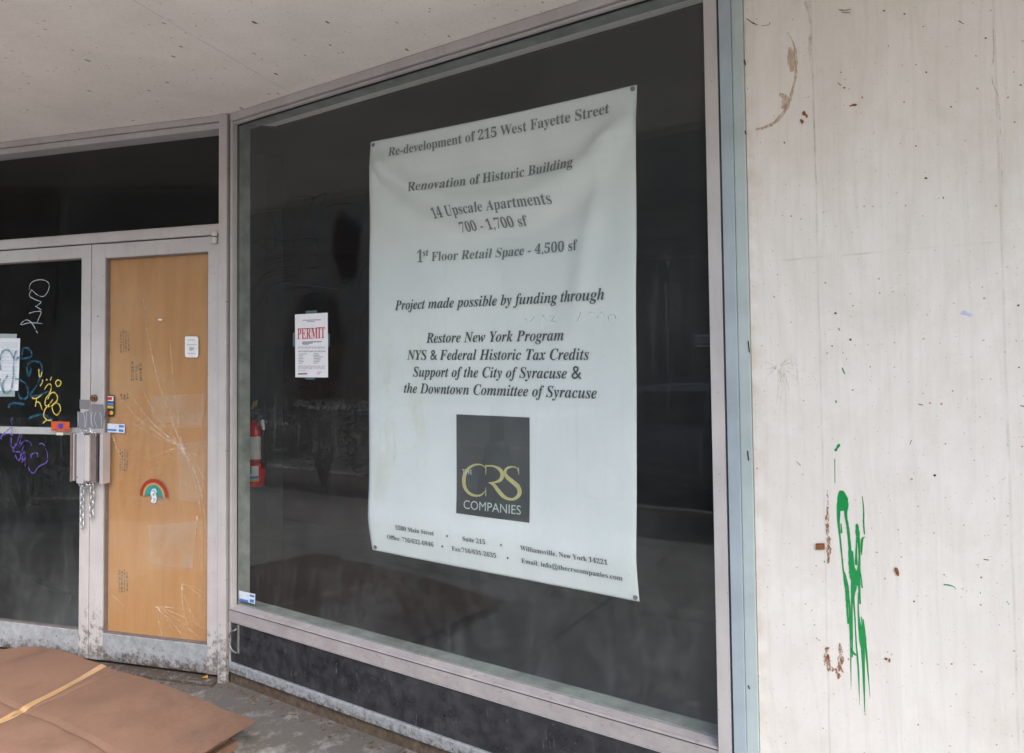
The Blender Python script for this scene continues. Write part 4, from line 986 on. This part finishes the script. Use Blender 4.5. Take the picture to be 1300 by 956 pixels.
def blob(b, cx, cy, rx, ry, n=9, rough=.25, th=.002, ang=0.0):
    pts = []
    for k in range(n):
        a = 2*math.pi*k/n; q = 1+random.uniform(-rough, rough); x_, y_ = rx*q*math.cos(a), ry*q*math.sin(a)
        pts.append(B3(cx+x_*math.cos(ang)-y_*math.sin(ang), cy+x_*math.sin(ang)+y_*math.cos(ang), th))
    slab(b, pts, WN, th+.0004)
def fix():
    global bm
    obj('rusty_fixing', bm, M['rust'], t); bm = NB()
x, y = qb(379, 321); slab(bm, [B3(x-5.6,y-3.6,.004), B3(x+5.6,y-4,.004), B3(x+5.8,y+3.8,.004), B3(x-5.6,y+4,.004)], WN, .0045); fix()
x, y = qb(712, 428); blob(bm, x, y, 2.6, 6, 9, .2, .003, -.35); fix()
qa = lambda x, y: (930+x/3.186, y/3.186)
for (x, y, rx, ry) in ((290,458,3,3.4),(280,490,2.2,3),(300,470,1.4,2.4),(492,424,3.4,1.3),(478,428,1.6,.8)): blob(bm, *qa(x, y), rx, ry, 8, .35, .0012); fix()
x, y = qb(412, 762); blob(bm, x, y, 2.5, 1.4); fix(); blob(bm, *qb(413,800), 2.6, 3, 9, .4); fix(); blob(bm, *qb(460,882), 1.8, 3.4); fix(); blob(bm, *qb(665,808), 2, 1.4); fix(); blob(bm, *qb(680,815), 1.4, 2.2); fix()
bm.free()
bm = NB()
for (x, y, r_) in ((783,292,1.6),(782,720,1.8),(1024,154,1.3),(884,432,1.2),(452,355,1.4),(437,292,1),(611,43,1.4),(696,55,1.2),(984,226,1),(1166,343,1.5),(772,107,1),(852,800,1.1),(567,835,1),(700,832,1),(742,590,1),(236,874,1),(210,576,1.4)): blob(bm, *qa(x, y), r_, r_*.8, 7, .4, .0003)
for (x, y, r_) in ((767,906,1.7),(377,416,1.2),(1083,262,1.5),(1086,497,1.2),(390,292,1.8),(446,392,1.8)): blob(bm, *qb2(x, y), r_, r_*.8, 7, .4, .0003)
for (x, y, r_) in ((877,12,1.6),(786,558,1.2),(625,346,1),(950,830,1.2)): blob(bm, *qb(x, y), r_, r_*.8, 7, .4, .0003)
obj('nail_hole', bm, simple('dark_nail_hole', (.10,.065,.05), .8), t)
bm = NB()
for L_, w_ in (([(430,40),(455,42),(478,38)], .8), ([(440,50),(475,52)], .9), ([(60,76),(75,90),(100,100)], 1.2), ([(120,105),(148,100),(150,90)], .7), ([(915,85),(935,97)], .8), ([(425,335),(438,345)], .8)):
    stain(L_, [w_]*len(L_), qa, bm, 3)
for L_, w_ in (([(705,636),(722,640)], .9), ([(240,852),(258,868)], .8), ([(1090,642),(1108,645)], .9), ([(672,790),(678,772)], .8)): stain(L_, [w_]*len(L_), qb2, bm, 3)
stain([(1088,376),(1110,379)], [.8,.8], qb, bm, 3)
obj('scratch', bm, M['debris'], t)
bm = NB()
stain([(300,0),(305,30),(310,60),(316,110),(314,160),(312,210),(318,260),(322,300)], [6,5,2.5,1.6,3.5,3,1.2,.8], qa, bm, 6, .6)
stain([(325,300),(330,500),(340,800),(345,940)], [.8,1.2,1,.8], qa, bm, 10, .5); stain([(1052,60),(1056,200),(1050,320),(1075,400),(1085,560),(1092,760)], [1,1.2,1,.8,.8,.6], qa, bm, 8, .5)
obj('worn_seam', bm, m_decal('worn_seam_paint', (.34,.25,.21), .42, 90, .8, (1,1,.35), .42, .7), t)
bm = NB()
stain([(222,130),(240,160),(252,200),(256,250),(256,300),(246,350),(232,400),(210,450),(170,495),(130,515),(92,524)], [.8,1.5,3,3.5,3,3,4,5,4.5,3.5,2], qa, bm, 5, .3)
stain([(232,190),(238,240),(242,290)], [3,9,4], qa, bm, 4, .2, .0006); stain([(190,380),(215,400),(205,440)], [3,9,5], qa, bm, 4, .2, .0006)
for k in range(0):
    x = 90+k*11; stain([(x, 520-k*k*.35), (x-8-k*.3, 495-k*k*.35), (x-14, 470-k*k*.4)], [.9, .5, .3], qa, bm, 2)
obj('scuff', bm, M['stain'], t, label='curved brown scuff beside the blue grey casing')
bm = NB()
for k in range(26):                                             # knot with radiating grain low on the left of the board
    a = random.uniform(-.6, 3.6); r_ = random.uniform(8, 45); cx, cy = 988, 466
    stain([(cx+math.cos(a)*3, cy+math.sin(a)*4), (cx+math.cos(a)*r_*.5+3, cy+math.sin(a)*r_*.7), (cx+math.cos(a)*r_*.7, cy+abs(math.sin(a))*r_*1.5)], [1.5, 1.2, .4], lambda x, y: (x, y), bm, 3)
obj('grain_mark', bm, m_decal('bare_grain', (.60,.53,.47), .25, 60, .8, (1,1,1), .35, .65), t)
bm = NB()
P = [(866,288),(880,282),(893,290),(905,294),(913,300),(900,302),(886,295),(872,294)]
slab(bm, [B3(*qb2(x, y), .002) for x, y in P], WN, .0015); obj('paper_scrap', bm, simple('pale_blue_paper', (.50,.56,.86), .6), t, label='tiny pale blue scrap of paper stuck on the board')

# ================================================================ GROUND CLUTTER
# flattened carton lying in front of the doors
CZ = .13
e1, e2 = G(57, 819, CZ), G(215, 871, CZ)
dirE = (e2-e1).normalized(); inn = ZZ.cross(dirE)
if inn.dot(CAM-e1) < 0: inn = -inn
cl = thing('cardboard_carton', 'flattened brown cardboard carton with a strip of packing tape lying before the doors', 'carton', Vector((e1.x, e1.y, 0)))
LE = (e2-e1).length; 
def cpt(s, tt, dz=0.0):
    """s along the far edge, tt towards the street"""
    h = CZ - .012*math.exp(-((s)/.09)**2)*1.0 - .03*smooth01((s-LE*.8)/.9) + .010*noise.noise(Vector((s*2.2, tt*2.2, .3))) - .05*smooth01((tt-.5)/1.0) - .006*math.exp(-((tt-.42)/.012)**2) - .005*math.exp(-((s-LE*.62-.1*tt)/.010)**2) + .006*noise.noise(Vector((s*7, tt*6, 2.2)))
    p = e1+dirE*s+inn*tt; return Vector((p.x, p.y, max(.02, h)+dz))
bm = NB(); SN, TN = 120, 90; s0_, s1_, t1_ = -.28, LE*1.55, 1.15
top = []; bot = []
for j in range(TN+1):
    ra = []; rb_ = []
    for i in range(SN+1):
        s = s0_+(s1_-s0_)*i/SN; tt = t1_*j/TN
        sh = .30*max(0, -s/.28)**1.5 if s < 0 else 0
        tt2 = sh+tt*(1-sh/t1_)
        p = cpt(s, tt2); ra.append(bm.verts.new(p)); rb_.append(bm.verts.new(Vector((p.x, p.y, p.z-.006))))
    top.append(ra); bot.append(rb_)
for j in range(TN):
    for i in range(SN):
        bm.faces.new((top[j][i], top[j][i+1], top[j+1][i+1], top[j+1][i])); bm.faces.new((bot[j][i], bot[j+1][i], bot[j+1][i+1], bot[j][i+1]))
for i in range(SN):
    bm.faces.new((top[0][i], bot[0][i], bot[0][i+1], top[0][i+1])); bm.faces.new((top[TN][i], top[TN][i+1], bot[TN][i+1], bot[TN][i]))
for j in range(TN):
    bm.faces.new((top[j][0], top[j+1][0], bot[j+1][0], bot[j][0])); bm.faces.new((top[j][SN], bot[j][SN], bot[j+1][SN], top[j+1][SN]))
bmesh.ops.recalc_face_normals(bm, faces=bm.faces)
obj('top_sheet', bm, M['card'], cl, smooth=False)
bm = NB()                                                       # lower layers the sheet rests on
for k, (ins, z0, z1) in enumerate(((.03, .004, .045), (.05, .05, .085))):
    P = [e1+dirE*(.0+ins)+inn*(ins+.02), e1+dirE*(s1_-ins-.02)+inn*(ins+.02), e1+dirE*(s1_-ins-.02)+inn*(t1_-ins), e1+dirE*(ins)+inn*(t1_-ins)]
    zt = min(z1, .045)
    hexa(bm, [Vector((p.x, p.y, .002+.04*k)) for p in P]+[Vector((p.x, p.y, .036+.03*k)) for p in P])
obj('folded_layer', bm, M['card'], cl)
bm = NB()
sT = (G(125.5, 844, CZ)-e1).dot(dirE); wT = .042; dT = (G(86, 866, CZ)-e1); dsl = (dT.dot(dirE)-sT)/max(.01, dT.dot(inn))
for j in range(130):
    a, b = t1_*j/130, t1_*(j+1)/130
    quad(bm, [cpt(sT+a*dsl, a, .002), cpt(sT+a*dsl+wT, a, .002), cpt(sT+b*dsl+wT, b, .002), cpt(sT+b*dsl, b, .002)])
obj('packing_tape', bm, simple('tan_packing_tape', (.38,.24,.12), .35), cl)
# grit and litter at the corner
bm = NB(); random.seed(3)
def grit(bm, c, r):
    vs = []
    m = bmesh.ops.create_icosphere(bm, subdivisions=1, radius=r)['verts']
    for v in m: v.co = Vector((v.co.x*random.uniform(.7,1.3), v.co.y*random.uniform(.7,1.3), v.co.z*random.uniform(.3,.6)))+c
for k in range(260):
    d = random.uniform(-.05, 1.4)**1.0; d = abs(random.gauss(0, .5)); n_ = abs(random.gauss(0, .05))+.03
    p = Dp(d, n_, 0)
    if p.x < 0: grit(bm, Vector((p.x, p.y, .0)), random.choice((.003,.004,.006,.009)))
for k in range(220):
    x = abs(random.gauss(0, .9)); grit(bm, Vector((x, -abs(random.gauss(0, .035))-.004, 0)), random.choice((.003,.004,.006,.01)))
obj('grit', bm, M['debris'], kind='stuff', label='dark grit and litter gathered along the foot of the doors and riser', cat='litter')
lp = G(261, 860, .018); bm = NB()
hexa(bm, [lp+Vector(p) for p in ((-.018,-.008,-.002),(.0,-.016,.004),(.018,.0,.0),(.0,.012,.006),(-.018,-.008,.001),(.0,-.016,.007),(.018,.0,.003),(.0,.012,.009))])
obj('dry_leaf', bm, M['ochre'], label='small orange scrap of dry leaf at the foot of the corner post', cat='leaf')

# ================================================================ STREET (seen only mirrored in the glass)
M['lampgreen'] = simple('dark_green_cast_iron', (.02,.055,.045), .4, 0, .2, 12)
def lamp(x, y, label):
    t = thing('street_lamp', label, 'street lamp', (x, y, 0), 'green street lamps along the kerbs')
    bm = NB(); lathe(bm, (x, y, 0), [(.27,0),(.27,.10),(.24,.14),(.21,.32),(.17,.52),(.125,.66),(.13,.70),(.12,.74),(.085,.76)], 20); obj('base', bm, M['lampgreen'], t, smooth=True)
    bm = NB(); lathe(bm, (x, y, 0), [(.075,.755),(.065,2),(.05,3.6)], 16); obj('pole', bm, M['lampgreen'], t, smooth=True)
    bm = NB(); lathe(bm, (x, y, 0), [(.06,3.61),(.11,3.68),(.17,3.95),(.15,4.15)], 16); obj('lantern', bm, M['lampgreen'], t, smooth=True)
    bm = NB(); lathe(bm, (x, y, 0), [(.17,4.155),(.12,4.25),(.02,4.38)], 16); obj('cap', bm, M['lampgreen'], t)
def mir(px, py, Y):
    d = ray(px, py); t = -CAM.y/d.y; P = CAM+d*t; d2 = Vector((d.x, -d.y, d.z)); return P+d2*((Y-P.y)/d2.y)
def mirg(px, py):
    d = ray(px, py); t = -CAM.z/d.z; P = CAM+d*t; return Vector((P.x, -abs(P.y) if False else -P.y, 0))
g1 = mirg(627, 655); lamp(g1.x, g1.y, 'green cast iron street lamp with bell base at the near kerb, mirrored in the glass')
lamp(mir(846, 470, -14.7).x, -14.7, 'green cast iron street lamp across the road, mirrored in the glass')
# parked car
def car(x0, y0, col, label, sgn=1):
    t = thing('parked_car', label, 'car', (x0, y0, -.145)); zb = -.145
    paint = simple('car_paint', col, .25, .1, .03, 3); Lc = 4.5; Wc = 1.75
    prof = [(0,.35),(.05,.62),(.12,.78),(.9,.92),(1.25,.95),(1.95,1.38),(2.3,1.44),(3.2,1.42),(3.9,1.05),(4.35,.98),(4.47,.75),(4.5,.38),(4.2,.22),(.3,.22)]
    def body(bm, pr, w0, w1, zsplit):
        a = []; b = []
        for (x, z) in pr:
            w = w0 if z < zsplit else w0-(z-zsplit)/.45*(w0-w1)
            a.append(bm.verts.new(Vector((x0+sgn*(x-Lc/2), y0-w/2, zb+z)))); b.append(bm.verts.new(Vector((x0+sgn*(x-Lc/2), y0+w/2, zb+z))))
        fs = [bm.faces.new(a), bm.faces.new(b[::-1])]
        for i in range(len(pr)): fs.append(bm.faces.new((a[i], b[i], b[(i+1)%len(pr)], a[(i+1)%len(pr)])))
        bmesh.ops.recalc_face_normals(bm, faces=fs); bmesh.ops.bevel(bm, geom=list({e for f in fs for e in f.edges}), offset=.04, segments=3, affect='EDGES')
    bm = NB(); body(bm, prof, Wc, 1.35, .95); obj('body', bm, paint, t, smooth=True)
    gm = simple('car_glass', (.01,.012,.014), .05)
    for s in (-1, 1):
        bm = NB(); yy = lambda z: y0+s*((Wc-(z-.95)/.45*.4)/2+.006)
        for pr in ([(1.42,1.0),(1.98,1.34),(2.35,1.37),(2.35,1.0)], [(2.42,1.0),(2.42,1.37),(3.12,1.36),(3.62,1.02)]):
            quad(bm, [Vector((x0+sgn*(x-Lc/2), yy(z), zb+z)) for x, z in pr])
        obj('side_window', bm, gm, t)
    for (pa, pb) in (((1.30,.985),(1.92,1.365)), ((3.27,1.405),(3.86,1.085))):
        bm = NB(); quad(bm, [Vector((x0+sgn*(pa[0]-Lc/2), y0-.7, zb+pa[1]+.008)), Vector((x0+sgn*(pa[0]-Lc/2), y0+.7, zb+pa[1]+.008)), Vector((x0+sgn*(pb[0]-Lc/2), y0+.62, zb+pb[1]+.008)), Vector((x0+sgn*(pb[0]-Lc/2), y0-.62, zb+pb[1]+.008))]); obj('windscreen', bm, gm, t)
    for xx in (.85, 3.6):
        for s in (-1, 1):
            bm = NB(); cx = x0+sgn*(xx-Lc/2); yo = y0+s*Wc/2
            tube(bm, [Vector((cx, yo-s*.2, zb+.32)), Vector((cx, yo-s*.02, zb+.32)), Vector((cx, yo+s*.012, zb+.32))], [.32,.32,.29], 24); w = obj('wheel', bm, M['rubber'], t)
            bm = NB(); tube(bm, [Vector((cx, yo+s*.013, zb+.32)), Vector((cx, yo+s*.02, zb+.32))], [.20,.17], 20); obj('rim', bm, M['bright'], w)
    for s in (-1, 1):
        bm = NB(); bx(bm, *sorted((x0+sgn*(-2.20), x0+sgn*(-2.12))), y0+s*.62-.16, y0+s*.62+.16, zb+.62, zb+.76, .02); obj('headlight', bm, M['dull'], t)
car(1.0, -6.0, (.10,.12,.17), 'dark blue parked car at the near kerb, mirrored in the glass', -1)
car(-9.0, -6.1, (.05,.05,.055), 'black parked car farther along the near kerb, mirrored in the glass', -1)
# shrub in the paving strip
random.seed(11)
leafm = simple('shrub_leaf', (.045,.075,.035), .6, 0, .4, 9)
def shrub(x, y, r, h, label):
    t = thing('shrub', label, 'shrub', (x, y, 0), 'shrubs in the paving strip')
    bm = NB()
    for k in range(1500):
        a = random.uniform(0, 6.28); q = math.sqrt(random.random())*r; z = h*(.15+.85*random.random()); q *= (1-.45*abs(z/h-.55)*1.6)
        p = Vector((x+q*math.cos(a), y+q*math.sin(a), z)); u = Vector((random.uniform(-1,1), random.uniform(-1,1), random.uniform(-1,1))).normalized(); v = u.orthogonal().normalized()
        s = random.uniform(.02,.045); quad(bm, [p-u*s, p+v*s*.5, p+u*s, p-v*s*.5])
    obj('foliage', bm, leafm, t)
    bm = NB()
    for k in range(6):
        a = k*1.05; tube(bm, [Vector((x, y, 0)), Vector((x+.4*r*math.cos(a), y+.4*r*math.sin(a), h*.45)), Vector((x+.7*r*math.cos(a), y+.7*r*math.sin(a), h*.85))], [.02,.012,.005], 5)
    obj('stem', bm, M['debris'], t)
shrub(1.55, -4.3, .50, 1.2, 'dark green leafy shrub in the paving strip beside the car, mirrored in the glass')
for k_, (sx_, sy_, sr_, sh_, lb_) in enumerate(((-2.7,-3.95,.55,1.45,'rounded dark shrub nearest the bell-based lamp'), (-3.75,-4.0,.60,1.65,'taller dark shrub second along the strip from the lamp'), (-4.9,-3.9,.62,1.5,'broad dark shrub third along the strip from the lamp'), (-6.1,-4.0,.62,1.75,'tallest dark shrub of the planted strip'), (-7.4,-3.95,.65,1.5,'dark shrub at the far end of the planted strip'))):
    shrub(sx_, sy_, sr_, sh_, lb_+', mirrored in the glass')
shrub(2.2, -4.35, .40, .95, 'lower dark green shrub in the paving strip near the lamp, mirrored in the glass')
# buildings across the street
def far_building(x0, x1, h, mat, label, wm):
    t = thing('street_building', label, 'building', ((x0+x1)/2, -19, 0), 'buildings across the road')
    bm = NB(); bx(bm, x0, x1, -26, -19, 0, h); obj('wall', bm, mat, t)
    bm = NB(); bx(bm, x0-.1, x1+.1, -26.1, -18.8, h, h+.4); obj('cornice', bm, M['debris'], t)
    x = x0+1.0; fr = simple('window_trim', (.13,.12,.11), .6)
    while x < x1-1.6:
        z = 1.0
        while z < h-1.8:
            bm = NB(); bx(bm, x, x+1.2, -19.0, -18.96, z, z+1.6); f = obj('window', bm, fr, t)
            b2 = NB(); bx(b2, x+.08, x+1.12, -18.955, -18.95, z+.08, z+1.52); obj('pane', b2, wm, f)
            z += 3.0
        x += 2.4
wmat = simple('dark_pane', (.02,.024,.028), .1)
far_building(-70, -13, 10.5, m_brick('dark_red_brick', (.13,.055,.04), (.17,.075,.055), (.2,.18,.16)), 'dark red brick building across the road, mirrored in the glass', wmat)
far_building(-12.9, 3.8, 9.3, simple('brown_render', (.115,.095,.08), .85, 0, .2, .6), 'brown rendered building across the road, mirrored in the glass', wmat)
far_building(45, 75, 10, simple('grey_stone', (.16,.155,.15), .85, 0, .2, .8), 'unseen grey stone building across the road, set far off to leave the sky open', wmat)  # unseen, pushed far right so open sky lights the shopfront

t = thing('shop_sign', 'pale shuttered sign panels on the building across the road, mirrored in the glass', 'sign', mir(884, 440, -18.9))
bm = NB()
for k, (y0_, y1_) in enumerate(((423, 427), (428.5, 431), (432, 434.5), (437, 440))):
    a = mir(881, y1_, -18.9); b = mir(902, y0_, -18.9); bx(bm, min(a.x, b.x), max(a.x, b.x), -18.94, -18.9, a.z, b.z)
    o_ = obj('slat', bm, simple('pale_slat', (.75,.74,.70), .5), t); bm = NB()
bm.free()
# ================================================================ CAMERA
cd = bpy.data.cameras.new('camera'); co = bpy.data.objects.new('camera', cd); C.objects.link(co)
cd.sensor_width = 36; cd.lens = F/1300*36; cd.shift_y = -45/1300; cd.clip_start = .05; cd.clip_end = 400
m = Matrix((RT, UP, -fw)).transposed().to_4x4(); m.translation = CAM; co.matrix_world = m
bpy.context.scene.camera = co
# ================================================================ LIGHT
EL, AZ = math.radians(48), math.radians(112)
w = bpy.data.worlds.new('World'); bpy.context.scene.world = w; w.use_nodes = True
nt = w.node_tree; sk = nt.nodes.new('ShaderNodeTexSky'); sk.sky_type = 'NISHITA'; sk.sun_disc = False
sk.sun_elevation = EL; sk.sun_rotation = AZ; sk.dust_density = 4.5; sk.ozone_density = 1.0; sk.air_density = 1.3
nt.links.new(sk.outputs[0], nt.nodes['Background'].inputs[0]); nt.nodes['Background'].inputs[1].default_value = .15
sd = bpy.data.lights.new('sun', 'SUN'); sd.energy = 1.5; sd.angle = math.radians(35); sd.color = (1, .995, .985)
so = bpy.data.objects.new('sun', sd); C.objects.link(so)
sv = Vector((math.sin(AZ)*math.cos(EL), math.cos(AZ)*math.cos(EL), math.sin(EL)))
so.rotation_euler = sv.to_track_quat('Z', 'Y').to_euler(); so.location = sv*30
sc = bpy.context.scene
sc.view_settings.view_transform = 'Standard'; sc.view_settings.look = 'None'; sc.view_settings.gamma = 1
sc.view_settings.exposure = 1.74
sc.cycles.max_bounces = 8; sc.cycles.diffuse_bounces = 5; sc.cycles.glossy_bounces = 3; sc.cycles.transparent_max_bounces = 12
sc.cycles.use_denoising = True; sc.cycles.caustics_reflective = False; sc.cycles.caustics_refractive = False
